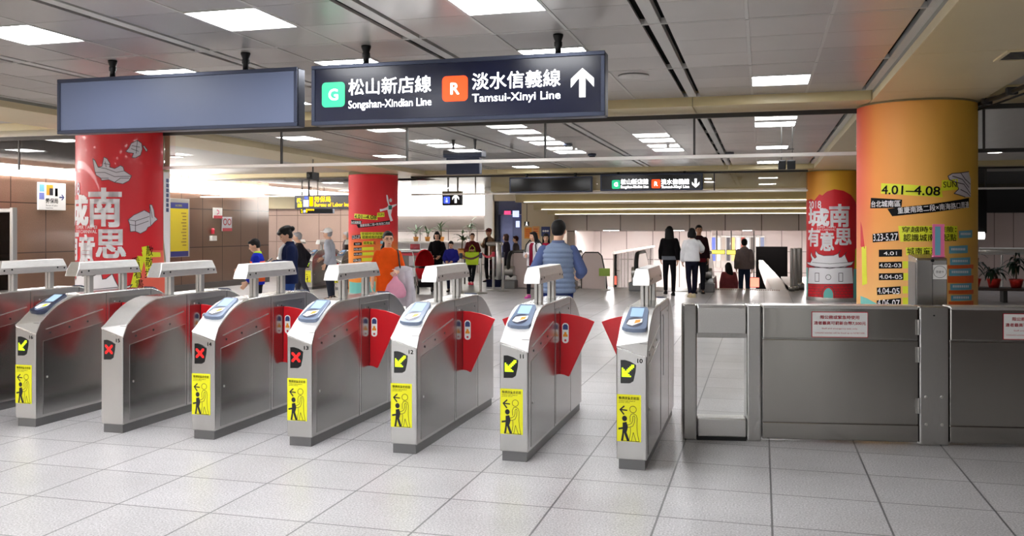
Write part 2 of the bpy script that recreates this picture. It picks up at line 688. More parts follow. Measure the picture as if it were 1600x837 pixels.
# main ceiling: backing, rails and perforated panels
XL = [-7.68 + 1.745 * k for k in range(6)]
LIGHTS = [(-5.06, 5.28), (-3.32, 5.28), (-1.57, 5.28), (-5.06, 7.02), (-3.32, 7.02), (-1.57, 7.02), (0.17, 8.76),
          (-5.06, 8.76), (-3.32, 8.76), (-5.06, 3.54), (-3.32, 3.54), (-3.32, 1.80), (-1.57, 1.80), (-5.06, 1.80), (0.17, 1.80), (-5.06, 0.06), (-3.32, 0.06), (-1.57, 0.06), (-3.32, -1.68), (0.17, -1.68), (-5.06, -3.42), (-1.57, -3.42), (-10.5, 6.0), (-10.5, 8.7), (-12.5, 7.4), (-12.4, 4.0), (-10.5, 1.5)]  # lights out of view over hall and left aisle are added as fill
FAR = [(-6.81, 12.4), (-3.32, 12.4), (0.17, 12.4), (-5.06, 14.15), (-3.32, 14.15), (-1.57, 14.15), (-1.57, 15.9), (-3.32, 15.9),
       (0.17, 15.9), (-3.32, 17.65), (-6.81, 15.9), (-0.0 + 0.17, 19.4), (-5.06, 19.4), (-10.2, 12.6), (-15.6, 28.6), (-17.4, 26.4), (-13.2, 28.6), (-12.4, 24.6), (-10.0, 27.0), (-14.4, 29.7), (-16.4, 29.7), (-18.4, 29.7)]  # left aisle light and rearmost row added to brighten ceiling and rear wall


def ceiling_bays(mb, ylines, lit):
    pw = (1.745 - 0.15) / 3
    for i in range(len(XL) - 1):
        xa, xb = XL[i] + 0.075, XL[i + 1] - 0.075
        for j in range(len(ylines) - 1):
            ya, yb = ylines[j] + 0.018, ylines[j + 1] - 0.018
            ph = (yb - ya) / 3
            for a in range(3):
                for b in range(3):
                    px, py = xa + pw * (a + 0.5), ya + ph * (b + 0.5)
                    if any(abs(px - lx) < 0.2 and abs(py - ly) < 0.25 for lx, ly in lit):
                        continue
                    mb.cur = 0
                    mb.box(xa + pw * a + 0.012, xa + pw * (a + 1) - 0.012, ya + ph * b + 0.003, ya + ph * (b + 1) - 0.003, ZC, ZC + 0.02)
            mb.cur = 1
            for a in (1, 2):
                x = xa + pw * a
                mb.box(x - 0.011, x + 0.011, ya, yb, ZC - 0.004, ZC + 0.03)
    mb.cur = 1
    for x in XL:
        mb.box(x - 0.042, x + 0.042, ylines[0], ylines[-1], ZC + 0.002, ZC + 0.05)
    for y in ylines:
        mb.box(XL[0], XL[-1], y - 0.011, y + 0.011, ZC - 0.001, ZC + 0.04)
    mb.cur = 2
    mb.box(XL[0] - 0.1, XL[-1] + 0.1, ylines[0], ylines[-1], ZC + 0.06, ZC + 0.12)


mb = MB()
ceiling_bays(mb, [YB1 - 1.74 * k for k in range(9, -1, -1)], LIGHTS)
ceiling_bays(mb, [YB2] + [11.53 + 1.75 * k for k in range(6)], FAR)
struct(mb.obj('ceiling', [M['panel'], M['joint'], M['gap']]))
# side aisles and the hall beyond the second curtain
plain = mat('plain ceiling strips', srgb(186, 182, 176), 0.35, noise=0.08, nscale=3, stretch=(6, 0.2, 1))
struct(box('trim_2', plain, -20, -8.75, -7, 24, ZC, ZC + 0.1))
struct(box('trim_3', plain, 2.1, 9, -7, 24, ZC, ZC + 0.1))
struct(box('trim_4', plain, -20, -6.5, 21.3, 31.2, ZC, ZC + 0.1))
# cream soffits over the pillar rows and the two cross beams, panel seams cut as gaps
mb = MB()
for x0, x1 in ((1.07, 2.12), (-8.76, -7.72)):
    y = -7.0
    for y1 in (-4.2, -2.3, -0.4, 1.5, 3.4, 5.3, 7.2, 9.1, 11.0, 12.9, 14.8, 16.7, 18.6, 20.5, 21.3):
        mb.box(x0, x1, y + 0.004, y1 - 0.004, ZS, ZC + 0.16)
        y = y1
struct(mb.obj('trim_5', M['cream'], bevel=0.004))
mb = MB()
xs = [-20, -14.2, -8.77, -7.71, -5.93, -4.19, -2.44, -0.70, 1.06, 2.13, 9]
for a, b in zip(xs[:-1], xs[1:]):
    mb.box(a + 0.003, b - 0.003, YB1, YB2, ZS + 0.002, ZC + 0.15)
    mb.box(a + 0.003, b - 0.003, 20.1, 21.3, ZS + 0.002, ZC + 0.15)
struct(mb.obj('trim_6', M['cream2'], bevel=0.004))
mb = MB()
mb.box(XL[-1] + 0.045, 1.068, -7, YB1, ZC - 0.03, ZC + 0.1)
mb.box(-7.718, XL[0] - 0.045, -7, YB1, ZC - 0.03, ZC + 0.1)
struct(mb.obj('trim_7', mat('grey edge rail', srgb(140, 138, 128), 0.45)))
# stepped cream soffits coming down over the well, then the panelled header
mb = MB()
for ya, yb, zb in ((21.3, 23.6, 2.50), (23.6, 25.6, 2.30), (25.6, 27.4, 2.14), (27.4, 29.6, 2.03)):
    mb.box(-6.45, 3.2, ya, yb, zb, 3.1)
struct(mb.obj('trim_8', M['cream2'], bevel=0.01))
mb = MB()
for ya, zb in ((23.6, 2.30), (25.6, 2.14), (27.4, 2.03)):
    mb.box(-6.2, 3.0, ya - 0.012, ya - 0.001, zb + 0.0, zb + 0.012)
struct(mb.obj('trim_17', mat('glowing edge highlight', (1, 1, 1, 1), 0.4, emit=4, ecol=(1, 0.97, 0.88, 1))))  # glowing strips added to paint bright highlight lines along the step edges
struct(box('wall_header', M['wall_white'], -6.45, 3.2, 29.0, 29.3, 1.53, 2.05))
# left wall with its cove light, rear walls
struct(box('wall_left', M['wall_left'], -14.5, -14.2, -7, 24.0, 0, 3.0))
struct(box('baseboard_left', mat('dark base', srgb(70, 62, 58), 0.4), -14.2, -14.17, -7, 24.0, 0, 0.16))
struct(box('wall_back', M['wall_back'], -20, -13.3, 31.0, 31.3, 0, 2.35))
struct(box('trim_9', M['cream'], -20, -13.3, 30.85, 31.3, 2.35, 2.96))
struct(box('wall_back_right', M['wall_white'], -13.3, -6.3, 31.0, 31.3, 0, 2.96))
struct(box('wall_rear', tile_mat('grey tile wall', srgb(176, 166, 158), srgb(168, 158, 150), srgb(110, 102, 96), 0.9, 1.0, 'xz', (0, 0.1), 0.012, 0.3, 0.1, 60, 0.5, 0.06), -20, 9.2, -7.3, -7.0, 0, 3.2))
for k_, (x_, w_) in enumerate(((5.35, 0.5), (6.1, 0.16), (-2.6, 1.4), (-7.5, 1.6))):  # glowing panels added out of view to brighten and reflect in the steel
    t_ = bpy.data.objects.new('glow_panel', None)
    COL.objects.link(t_)
    t_.location = (x_, -7.0, 0.3)
    t_['label'] = 'added glowing panel on the rear wall, unseen, for steel reflections'
    t_['category'] = 'poster case'
    t_['group'] = 'added glow panels on the rear wall'
    box('frame', M['alu'], x_ - w_ / 2 - 0.05, x_ + w_ / 2 + 0.05, -7.0, -6.92, 0.25, 2.35, t_)
    box('lit_face', mat('glow panel face %d' % k_, (1, 1, 1, 1), 0.4, emit=3.0), x_ - w_ / 2, x_ + w_ / 2, -6.925, -6.91, 0.3, 2.3, t_)
struct(box('wall_right', M['wall_rose'], 9.0, 9.2, -7, 24.3, 0, 3.0))
struct(box('wall_end', M['wall_rose'], 3.55, 8.98, 26.0, 26.3, 0, 2.0))
struct(box('wall_void', M['gap'], 3.55, 8.98, 25.2, 26.3, 2.0, 3.1))
mb = MB()
mb.add([(-14.2, -7, 2.70), (-14.2, 24, 2.70), (-13.98, 24, 2.83), (-13.98, -7, 2.83), (-14.2, -7, 2.84), (-14.2, 24, 2.84)],
       [(0, 1, 2, 3), (4, 5, 1, 0), (3, 2, 5, 4), (0, 3, 4), (1, 5, 2)])
struct(mb.obj('trim_10', M['cove']))
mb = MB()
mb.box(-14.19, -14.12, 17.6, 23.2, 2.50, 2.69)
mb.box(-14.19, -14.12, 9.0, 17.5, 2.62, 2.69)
struct(mb.obj('trim_11', mat('glowing wall wash', (1, 1, 1, 1), 0.4, emit=9.0, ecol=(1, 0.97, 0.95, 1))))  # glowing band paints the cove's wash of light on the wall
# bright light box over the rear counter, with a dark glass band below
struct(box('trim_12', M['glow'], -13.2, -9.3, 30.7, 30.99, 2.08, 2.86))
struct(box('trim_13', mat('dark glass band', srgb(120, 112, 108), 0.08, spec=0.8), -13.2, -9.3, 30.93, 30.995, 1.55, 2.06))
struct(box('trim_14', M['white_wall'], -13.2, -9.3, 30.1, 30.995, 1.08, 1.14))

# the well: stairs, lower hall, side walls
mb = MB()
n = 14
for i in range(n):
    mb.box(-1.25, 0.25, WY + 0.30 * i, WY + 0.30 * (i + 1), -2.4, -0.16 * i)
struct(mb.obj('stairs_down', mat('stair stone', srgb(186, 170, 164), 0.5)))
struct(box('floor_lower', mat('lower floor', srgb(200, 184, 178), 0.3), -7.2, 4.0, WY, 54, -2.7, -2.3))
struct(box('ceiling_lower', plain, -7.2, 4.0, 29.3, 54, 1.55, 1.7))
struct(box('wall_well_left', M['wall_white'], WX0 - 0.85, WX0 - 0.55, 31.2, 54, -2.4, 1.6))
struct(box('wall_well_right', M['wall_white'], 3.2, 3.5, 24.3, 54, -2.4, 3.0))
struct(box('wall_lower_end', M['wall_white'], -7.2, 4.0, 53.5, 54, -2.4, 1.6))
struct(box('wall_screen', M['wall_white'], -7.0, -2.0, 38.0, 38.3, -2.4, 1.55))
# pale deck running back beside the stairs, the dark shaft past it
mb = MB()
mb.prism([(0.26, WY), (0.74, WY), (0.06, 47.5), (-0.14, 47.5)], lambda x, y: (x, y, 0.0), lambda x, y: (x, y, -0.4))
struct(mb.obj('trim_15', M['white_wall']))
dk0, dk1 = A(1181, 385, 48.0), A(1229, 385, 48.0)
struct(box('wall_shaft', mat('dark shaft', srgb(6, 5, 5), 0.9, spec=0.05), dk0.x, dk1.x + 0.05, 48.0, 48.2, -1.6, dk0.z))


# ================================================================ CEILING LIGHTS
def ceiling_light(x, y, label, w=0.53, d=0.56):
    t = thing('ceiling_light', label, 'ceiling light', (x, y, ZC), 0, 'square ceiling lights')
    mb = MB()
    w2, d2 = w / 2, d / 2
    for a in ((-w2, w2, -d2, -d2 + 0.012), (-w2, w2, d2 - 0.012, d2), (-w2, -w2 + 0.012, -d2, d2), (w2 - 0.012, w2, -d2, d2)):
        mb.box(a[0], a[1], a[2], a[3], -0.006, 0.05)
    mb.obj('frame', M['joint'], t, local=True)
    MB().box(-w2 + 0.012, w2 - 0.012, -d2 + 0.012, d2 - 0.012, 0.0, 0.03).obj('diffuser', M['lamp'], t, local=True)
    return t


LAB = {(-5.06, 5.28): 'square ceiling light at the far left, cut off by the left picture edge',
       (-3.32, 5.28): 'bright square ceiling light above the gap between blank sign and navy sign',
       (-1.57, 5.28): 'square ceiling light above the navy sign, cut off by the top picture edge',
       (-5.06, 7.02): 'square ceiling light just above the top edge of the blank slate sign',
       (-3.32, 7.02): 'square ceiling light half hidden behind left end of the navy sign top',
       (-1.57, 7.02): 'square ceiling light half hidden behind right end of the navy sign top',
       (0.17, 8.76): 'square ceiling light nearest the orange pillar, before the cross beam'}
for x, y in LIGHTS:
    ceiling_light(x, y, LAB.get((x, y), 'unseen square ceiling light added as fill over the hall'))
LAB2 = {(-6.81, 12.4): 'ceiling light seen through smoke curtain right of the wide red pillar',
        (-3.32, 12.4): 'ceiling light behind smoke curtain under middle of the navy sign',
        (0.17, 12.4): 'ceiling light behind smoke curtain nearest the orange pillar',
        (-5.06, 14.15): 'ceiling light behind smoke curtain left of the small hanging monitor',
        (-3.32, 14.15): 'ceiling light behind smoke curtain, second row below the navy sign',
        (-1.57, 14.15): 'nearer of the two stacked ceiling lights right of the navy sign',
        (-1.57, 15.9): 'farther of the two stacked ceiling lights right of the navy sign',
        (-3.32, 15.9): 'ceiling light behind smoke curtain, third row below the navy sign',
        (0.17, 15.9): 'thin far ceiling light left of the pair of black speakers',
        (-10.2, 12.6): 'unseen fill light added in the left aisle behind the wide red pillar',
        (-15.6, 28.6): 'thin ceiling light over the far ticket gates, left one',
        (-17.4, 26.4): 'ceiling light round the corner of the brown wall',
        (-14.4, 29.7): 'rearmost fill light added behind the yellow lettered sign, right one',
        (-16.4, 29.7): 'rearmost fill light added behind the yellow lettered sign, middle one',
        (-18.4, 29.7): 'rearmost fill light added behind the yellow lettered sign, left one',
        (-13.2, 28.6): 'ceiling light hidden behind the narrow red pillar',
        (-12.4, 24.6): 'thin ceiling light directly left of the narrow red pillar',
        (-10.0, 27.0): 'thin ceiling light in front of the bright light box',
        (-3.32, 17.65): 'thin far ceiling light just over the smoke curtain bottom rail'}
for x, y in FAR:
    ceiling_light(x, y, LAB2.get((x, y), 'thin ceiling light far back by the second curtain'))
for px, py, z, lb in ((276, 245, ZC, 'round downlight in left aisle ceiling beside the wide red pillar'), (1555, 238, ZC, 'round downlight in right aisle ceiling beside the orange pillar')):
    p = G(px, py, z)
    t = thing('downlight', lb, 'downlight', p)
    MB().lathe((0, 0, 0), [(0.13, 0.0), (0.15, -0.012), (0.15, 0.03), (0.13, 0.03)], 24).obj('ring', M['rail_white'], t, local=True, smooth=True)
    MB().lathe((0, 0, 0), [(0.125, -0.003), (0.125, 0.02)], 24).obj('diffuser', M['lamp2'], t, local=True)


# ================================================================ SMOKE CURTAINS
def curtain(x0, x1, Y, zb, zt, joints, label, rail):
    t = thing('smoke_curtain', label, 'smoke curtain', ((x0 + x1) / 2, Y, zb))
    xs = [x0] + sorted(joints) + [x1]
    for a, b in zip(xs[:-1], xs[1:]):
        if b - a > 0.05:
            box('glass_pane', M['glass_smoke'], a + 0.008, b - 0.008, Y - 0.004, Y + 0.004, zb + 0.03, zt, t)
    for j in joints:
        box('joint_strip', M['rail_dark'], j - 0.012, j + 0.012, Y - 0.012, Y + 0.012, zb + 0.02, zt, t)
    box('bottom_rail', rail, x0, x1, Y - 0.025, Y + 0.025, zb - 0.005, zb + 0.035, t, 0.004)
    box('top_rail', M['rail_dark'], x0, x1, Y - 0.02, Y + 0.02, zt - 0.02, zt + 0.03, t)
    return t


PR = 0.575                                   # pillar radius
P_OR, P_CA = (1.55, 10.18), (1.545, 21.2)    # orange pillar, castle pillar
P_RL, P_RF = (-8.16, 10.14), (-8.85, 19.65)  # near and far red pillars
Yc = 10.2
zb1 = 2.36
curtain(P_RL[0] + PR, P_OR[0] - PR, Yc, zb1, 2.82, [A(px, 220, Yc).x for px in (1085, 852, 636, 440)], 'long clear smoke curtain hung from the cross beam between wide red and orange pillars', M['rail_white'])
curtain(-14.2, P_RL[0] - PR, Yc, zb1, 2.82, [A(30, 240, Yc).x], 'clear smoke curtain left of the wide red pillar', M['rail_white'])
curtain(P_OR[0] + PR, 9, Yc, zb1, 2.82, [A(1537, 205, Yc).x], 'clear smoke curtain right of the orange pillar', M['rail_dark'])
curtain(P_RF[0] + PR, P_CA[0] - PR, Y2, 2.40, 2.84, [A(px, 280, Y2).x for px in (743, 988, 1116)], 'far smoke curtain with bright rail between the narrow red pillar and castle pillar', M['rail_white'])
curtain(P_CA[0] + PR, 9, Y2, 2.40, 2.84, [A(1540, 270, Y2).x], 'far smoke curtain seen right of the orange pillar', M['rail_white'])
curtain(-14.2, P_RF[0] - PR, Y2, 2.40, 2.84, [A(472, 290, Y2).x], 'far smoke curtain left of the narrow red pillar', M['rail_white'])


# ================================================================ HANGING SIGNS
def hanger(t, x, Y, z0, z1, r=0.022):
    mb = MB()
    mb.lathe((x, Y, 0), [(r, z0 - 0.01), (r, z1 - 0.09), (r * 1.35, z1 - 0.085), (r * 1.35, z1 - 0.055), (r * 1.1, z1 - 0.05), (r * 1.7, z1 - 0.012), (r * 1.7, z1)], 14)
    return mb.obj('hanger_rod', M['black'], t, smooth='auto')


def sign_box(label, x0, x1, Y, z0, z1, face, depth=0.13, hang=None, frame=None, border=0.03, cat='hanging sign', top=ZC, frame_m=None):
    t = thing('hanging_sign', label, cat, ((x0 + x1) / 2, Y + depth / 2, z0))
    fm = frame_m or M['sign_frame']
    box('casing', fm, x0, x1, Y, Y + depth, z0, z1, t, 0.012)
    mb = MB()
    b = border
    for a in ((x0, x1, z0, z0 + b), (x0, x1, z1 - b, z1), (x0, x0 + b, z0 + b, z1 - b), (x1 - b, x1, z0 + b, z1 - b)):
        mb.box(a[0], a[1], Y - 0.012, Y + 0.002, a[2], a[3])
    mb.obj('frame', fm, t, 0.004)
    box('face_panel', face, x0 + b, x1 - b, Y - 0.004, Y + 0.001, z0 + b, z1 - b, t)
    for hx in hang or []:
        hanger(t, hx, Y + depth / 2, z1, top)
    return t


def arrow_pts(cx, cy, s, ang, w=0.22):
    """arrow with a chevron head pointing up, then rotated"""
    pts = [(-w / 2, -0.5), (w / 2, -0.5), (w / 2, 0.17), (0.40, -0.16), (0.40, 0.14), (0, 0.5), (-0.40, 0.14), (-0.40, -0.16), (-w / 2, 0.17)]
    c, sn = math.cos(ang), math.sin(ang)
    return [(cx + s * (x * c - y * sn), cy + s * (x * sn + y * c)) for x, y in pts]


YS = 6.22
sg = sign_box('navy lit sign naming green and red lines with upward arrow', -3.31, -1.05, YS, 2.36, 2.815, M['sign_navy'], hang=[-2.89, -1.40])
F = front(YS - 0.005)


def route_badge(t, F, x0, y0, x1, y1, m, letter):
    ua, va = F.uv(x0, y1)
    ub, vb = F.uv(x1, y0)
    b = poly(F, rrect(ua, ub, va, vb, (ub - ua) * 0.16), m, t, 'route_badge', 0.001)
    text(letter, F, (ua + ub) / 2, (va + vb) / 2, None, (vb - va) * 0.44, M['white_lit'], b, 0.015, off=0.003)


route_badge(sg, F, 503, 127.5, 539, 168, M['green_lit'], 'G')
route_badge(sg, F, 691, 117.5, 731, 159, M['red_lit'], 'R')
pxtext('松山新店線', F, 545, 120.8, 673.5, 146.2, M['white_lit'], sg, 0.008, 0.002)
pxtext('Songshan-Xindian Line', F, 544.5, 154.8, 674, 170.8, M['white_lit'], sg, 0.003, 0.002)
pxtext('淡水信義線', F, 738, 111.2, 875.5, 137.4, M['white_lit'], sg, 0.008, 0.002)
pxtext('Tamsui-Xinyi Line', F, 738, 144.4, 875.5, 160.6, M['white_lit'], sg, 0.003, 0.002)
u, v = F.uv(910, 129)
poly(F, arrow_pts(u, v, 0.205, 0), M['white_lit'], sg, 'arrow', 0.002)
sign_box('blank slate grey hanging sign box left of the navy sign', -5.65, -3.43, YS, 2.36, 2.815, M['sign_blank'], hang=[-5.16, -3.92], depth=0.12)

# the same sign type in the distance
x0, x1 = A(938, 285, Y2 - 0.3).x, A(1098, 285, Y2 - 0.3).x
YF = Y2 - 0.3
sf = sign_box('far lit sign naming green and red lines with downward arrow', x0, x1, YF, A(1018, 297.5, YF).z, A(1018, 271, YF).z, M['sign_black'], hang=[x0 + 0.4, x1 - 0.4], top=ZS)
F2 = front(YF - 0.005)
route_badge(sf, F2, 956, 281, 969, 295, M['green_lit'], 'G')
route_badge(sf, F2, 1018, 280, 1032, 294, M['red_lit'], 'R')
pxtext('松山新店線', F2, 970, 279.5, 1013, 288, M['white_lit'], sf, 0.004, 0.002)
pxtext('Songshan-Xindian Line', F2, 970, 289.5, 1013, 295, M['white_lit'], sf, 0.004, 0.002)
pxtext('淡水信義線', F2, 1033, 279.5, 1077, 288, M['white_lit'], sf, 0.004, 0.002)
pxtext('Tamsui-Xinyi Line', F2, 1033, 289.5, 1077, 295, M['white_lit'], sf, 0.004, 0.002)
u, v = F2.uv(1087, 286)
poly(F2, arrow_pts(u, v, 0.20, PI, 0.26), M['white_lit'], sf, 'arrow', 0.002)
x0, x1 = A(796, 290, YF).x, A(925, 290, YF).x
sign_box('far unlit black sign left of the far lit sign', x0, x1, YF, A(860, 300.5, YF).z, A(860, 276, YF).z, M['black_glossy'], hang=[x0 + 0.4, x1 - 0.4], top=ZS)
# hanging monitor with its back turned, arrow sign, yellow exit signs
Ym = 13.2
x0, x1 = A(697, 260, Ym).x, A(749, 260, Ym).x
mo = thing('hanging_monitor', 'grey hanging monitor behind the smoke curtain under the navy sign', 'monitor', ((x0 + x1) / 2, Ym, A(720, 272, Ym).z))
box('screen_casing', M['sign_frame'], x0, x1, Ym, Ym + 0.14, A(720, 272, Ym).z, A(720, 237, Ym).z, mo, 0.012)
box('hood', M['sign_frame'], x0 - 0.04, x1 + 0.05, Ym - 0.05, Ym + 0.2, A(720, 246, Ym).z, A(720, 234, Ym).z, mo, 0.02)
for px in (706, 740):
    hanger(mo, A(px, 240, Ym).x, Ym + 0.07, A(720, 234, Ym).z, ZC, 0.016)
Ya = 22.0
x0, x1 = A(691, 310, Ya).x, A(721, 310, Ya).x
el = sign_box('small hanging sign with blue lift symbol and white arrow', x0, x1, Ya, A(706, 321, Ya).z, A(706, 298.5, Ya).z, M['sign_black'], hang=[A(699, 290, Ya).x, A(714, 290, Ya).x], border=0.015)
Fa = front(Ya - 0.005)
ua, va = Fa.uv(693, 318)
ub, vb = Fa.uv(703, 307)
bd = poly(Fa, rrect(ua, ub, va, vb, 0.02), M['blue_lit'], el, 'lift_symbol', 0.001)
poly(Fa, [circ((ua + ub) / 2, va + (vb - va) * 0.7, 0.022), rrect((ua + ub) / 2 - 0.03, (ua + ub) / 2 + 0.03, va + 0.03, va + (vb - va) * 0.52, 0.01)], M['violet_lit'], bd, 'figure', 0.003)
u, v = Fa.uv(712, 310)
poly(Fa, arrow_pts(u, v, 0.23, 0, 0.26), M['white_lit'], el, 'arrow', 0.002)


def exit_sign(label, Y, x0p, x1p, y0p, y1p, big):
    x0, x1 = A(x0p, y0p, Y).x, A(x1p, y0p, Y).x
    pm = (x0p + x1p) / 2
    t = sign_box(label, x0, x1, Y, A(pm, y1p, Y).z, A(pm, y0p, Y).z, M['sign_black'], hang=[x0 + 0.35, x1 - 0.35], border=0.02)
    Fx = front(Y - 0.005)
    w, h = (x1p - x0p), (y1p - y0p)

    def X(f):
        return x0p + f * w

    def Yp(f):
        return y0p + f * h
    u, v = Fx.uv(X(0.05), Yp(0.5))
    zs = (A(pm, y0p, Y).z - A(pm, y1p, Y).z)
    poly(Fx, arrow_pts(u, v + zs * 0.1, zs * 0.5, PI / 4, 0.26), M['yellow_lit'], t, 'arrow', 0.002)
    pxpoly(Fx, [(X(0.03), Yp(0.62)), (X(0.085), Yp(0.62)), (X(0.085), Yp(0.9)), (X(0.03), Yp(0.9))], M['yellow_lit'], t, 'exit_symbol', 0.002)
    pxpoly(Fx, [(X(0.10), Yp(0.35)), (X(0.165), Yp(0.35)), (X(0.165), Yp(0.86)), (X(0.10), Yp(0.86))], M['violet_lit'], t, 'lift_symbol', 0.002)
    pxpoly(Fx, [(X(0.115), Yp(0.08)), (X(0.155), Yp(0.08)), (X(0.155), Yp(0.28)), (X(0.115), Yp(0.28))], M['blue_lit'], t, 'facility_symbol', 0.002)
    pxtext('1', Fx, X(0.18), Yp(0.12), X(0.215), Yp(0.8), M['yellow_lit'], t, 0.008, 0.002)
    pxtext('勞保局', Fx, X(0.235), Yp(0.08), X(0.43), Yp(0.5), M['yellow_lit'], t, 0.008, 0.002)
    if big:
        pxtext('Bureau of Labor Insurance', Fx, X(0.235), Yp(0.54), X(0.80), Yp(0.83), M['yellow_lit'], t, 0.003, 0.002)
    return t


exit_sign('black sign with yellow exit one lettering partly behind narrow red pillar', 20.3, 461, 590, 305, 326, True)
exit_sign('farther small exit one sign below the larger yellow lettered sign', 26.5, 469, 520, 324.5, 333.5, False)


# ================================================================ TICKET GATES
def gate_profile(side):
    lo = 0.805 if side < 0 else 0.742
    return [(0.0, 0.065), (0.0, lo), (0.05, 0.835), (0.10, 0.873), (0.16, 0.914), (0.23, 0.954), (0.31, 0.988), (0.39, 1.010), (0.47, 1.020),
            (0.62, 1.024), (1.34, 1.024), (1.42, 1.018), (1.52, 0.992), (1.62, 0.946), (1.72, 0.880), (1.80, 0.812), (1.85, 0.76), (1.86, 0.72), (1.86, 0.065)]


def arrow_dots(F, uc, vc, s, bm_parent, m):
    """dot-matrix arrow pointing down and left"""
    rows = ['......##', '.....###', '#...###.', '##.###..', '#####...', '####....', '#####...', '######..']
    pl = []
    k = s / 8
    for r, row in enumerate(rows):
        for c, ch in enumerate(row):
            if ch == '#':
                x, y = uc - s / 2 + c * k, vc + s / 2 - (r + 1) * k
                pl.append([(x, y), (x + k * 0.88, y), (x + k * 0.88, y + k * 0.88), (x, y + k * 0.88)])
    return poly(F, pl, m, bm_parent, 'arrow_symbol', 0.0035)


def cross_dots(F, uc, vc, s, parent, m):
    pl = []
    k = s / 8
    for r in range(8):
        for c in range(8):
            if abs(r - c) <= 1 or abs(r + c - 7) <= 1:
                x, y = uc - s / 2 + c * k, vc + s / 2 - (r + 1) * k
                pl.append([(x, y), (x + k * 0.88, y), (x + k * 0.88, y + k * 0.88), (x, y + k * 0.88)])
    return poly(F, pl, m, parent, 'cross_symbol', 0.0035)


def notice_sticker(F, t):
    """yellow sticker: adult steering a child ahead, arrow to the left"""
    x0, x1, z0, z1 = -0.096, 0.062, 0.185, 0.492
    s = poly(F, rrect(x0, x1, z0, z1, 0.004), M['yellow'], t, 'notice_sticker', 0.0012)
    w, h = x1 - x0, z1 - z0

    def P(a, b):                      # fractions from the top left
        return (x0 + a * w, z1 - b * h)
    text('敬請孩童走前面', F, *P(0.50, 0.075), w * 0.84, h * 0.062, M['ink'], s, 0.012, 0, 0.002)
    text('Children walk ahead of', F, *P(0.42, 0.135), w * 0.68, h * 0.028, M['ink'], s, 0.0, 0, 0.002)
    text('parents, please', F, *P(0.31, 0.172), w * 0.46, h * 0.028, M['ink'], s, 0.0, 0, 0.002)
    pl = []
    pl += stroke([P(0.42, 0.335), P(0.14, 0.325)], 0.008) + stroke([P(0.30, 0.25), P(0.14, 0.325), P(0.29, 0.42)], 0.009)
    hc = P(0.32, 0.51)
    pl.append(circ(hc[0], hc[1], 0.0165, 18, ry=0.018))
    pl.append([P(0.24, 0.60), P(0.40, 0.58), P(0.46, 0.68), P(0.44, 0.74), P(0.40, 0.80), P(0.46, 0.88), P(0.53, 0.985), P(0.42, 0.985), P(0.30, 0.82), P(0.29, 0.88), P(0.26, 0.98), P(0.17, 0.98), P(0.22, 0.84), P(0.24, 0.72)])
    pl.append([P(0.06, 0.715), P(0.25, 0.695), P(0.25, 0.735), P(0.07, 0.755)])
    poly(F, pl, M['ink'], s, 'child_figure', 0.0024)
    ol = []
    ac = P(0.67, 0.31)
    ol += stroke(circ(ac[0], ac[1], 0.0215, 22), 0.0032, True)
    ol += stroke([P(0.34, 0.615), P(0.40, 0.645), P(0.52, 0.635), P(0.62, 0.60), P(0.66, 0.54), P(0.665, 0.46), P(0.72, 0.44), P(0.75, 0.47), P(0.73, 0.58), P(0.66, 0.665), P(0.54, 0.69), P(0.44, 0.695)], 0.0032)
    ol += stroke([P(0.55, 0.58), P(0.54, 0.47), P(0.60, 0.41), P(0.70, 0.40), P(0.80, 0.43), P(0.84, 0.50), P(0.83, 0.70), P(0.86, 0.85), P(0.92, 0.985), P(0.80, 0.985), P(0.68, 0.80), P(0.60, 0.985)], 0.0032)
    ol += stroke([P(0.60, 0.985), P(0.50, 0.985), P(0.57, 0.80), P(0.56, 0.70)], 0.0032)
    ol += stroke([P(0.18, 0.985), P(0.92, 0.99)], 0.0032)
    poly(F, ol, M['ink'], s, 'adult_figure', 0.0022)
    return s


def slope_surf(y0, z0, y1, z1, off=0.0, rev=False):
    o = Vector((0, y0, z0))
    v = Vector((0, y1 - y0, z1 - z0)).normalized()
    u = Vector((-1, 0, 0)) if rev else Vector((1, 0, 0))
    n = u.cross(v)
    return Plane(o + n * off, u, v, n)


def card_reader(t, y0, z0, y1, z1, dark, rev=False, sticker='orange'):
    F = slope_surf(y0, z0, y1, z1, 0.015, rev)
    L = math.hypot(y1 - y0, z1 - z0)
    bz = M['bezel_dark'] if dark else M['bezel']
    outline = [(-0.078, 0.02), (-0.05, 0.002), (0.0, -0.006), (0.05, -0.003), (0.07, 0.004), (0.078, 0.03), (0.066, L - 0.05), (0.056, L - 0.012), (0.045, L - 0.004), (-0.048, L - 0.004), (-0.058, L - 0.02)]
    mb = MB()
    mb.prism(outline, lambda u, v: F.pt(u * 1.1, v, -0.045), lambda u, v: F.pt(u * 1.06, L / 2 + (v - L / 2) * 0.97, 0.014))
    b = mb.obj('card_reader', bz, t, 0.004, local=True)
    poly(F, rrect(-0.045, 0.04, L * 0.52, L * 0.90, 0.006), M['lcd'], b, 'screen', 0.0155)
    poly(F, circ(-0.005, L * 0.28, 0.056, 24, ry=L * 0.22), M['bezel_dark'] if not dark else M['bezel'], b, 'reader_pad', 0.0152)
    st = poly(F, [(-0.055, L * 0.18), (-0.015, L * 0.12), (0.03, L * 0.24), (0.046, L * 0.28), (0.044, L * 0.43), (-0.01, L * 0.40), (-0.045, L * 0.36)], M['sticker_white'], b, 'reader_sticker', 0.0165)
    poly(F, [(-0.005, L * 0.21), (0.03, L * 0.27), (0.035, L * 0.39), (0.0, L * 0.36)], M['sticker_orange'] if sticker == 'orange' else M['yellow'], st, 'sticker_print', 0.0172)
    return b


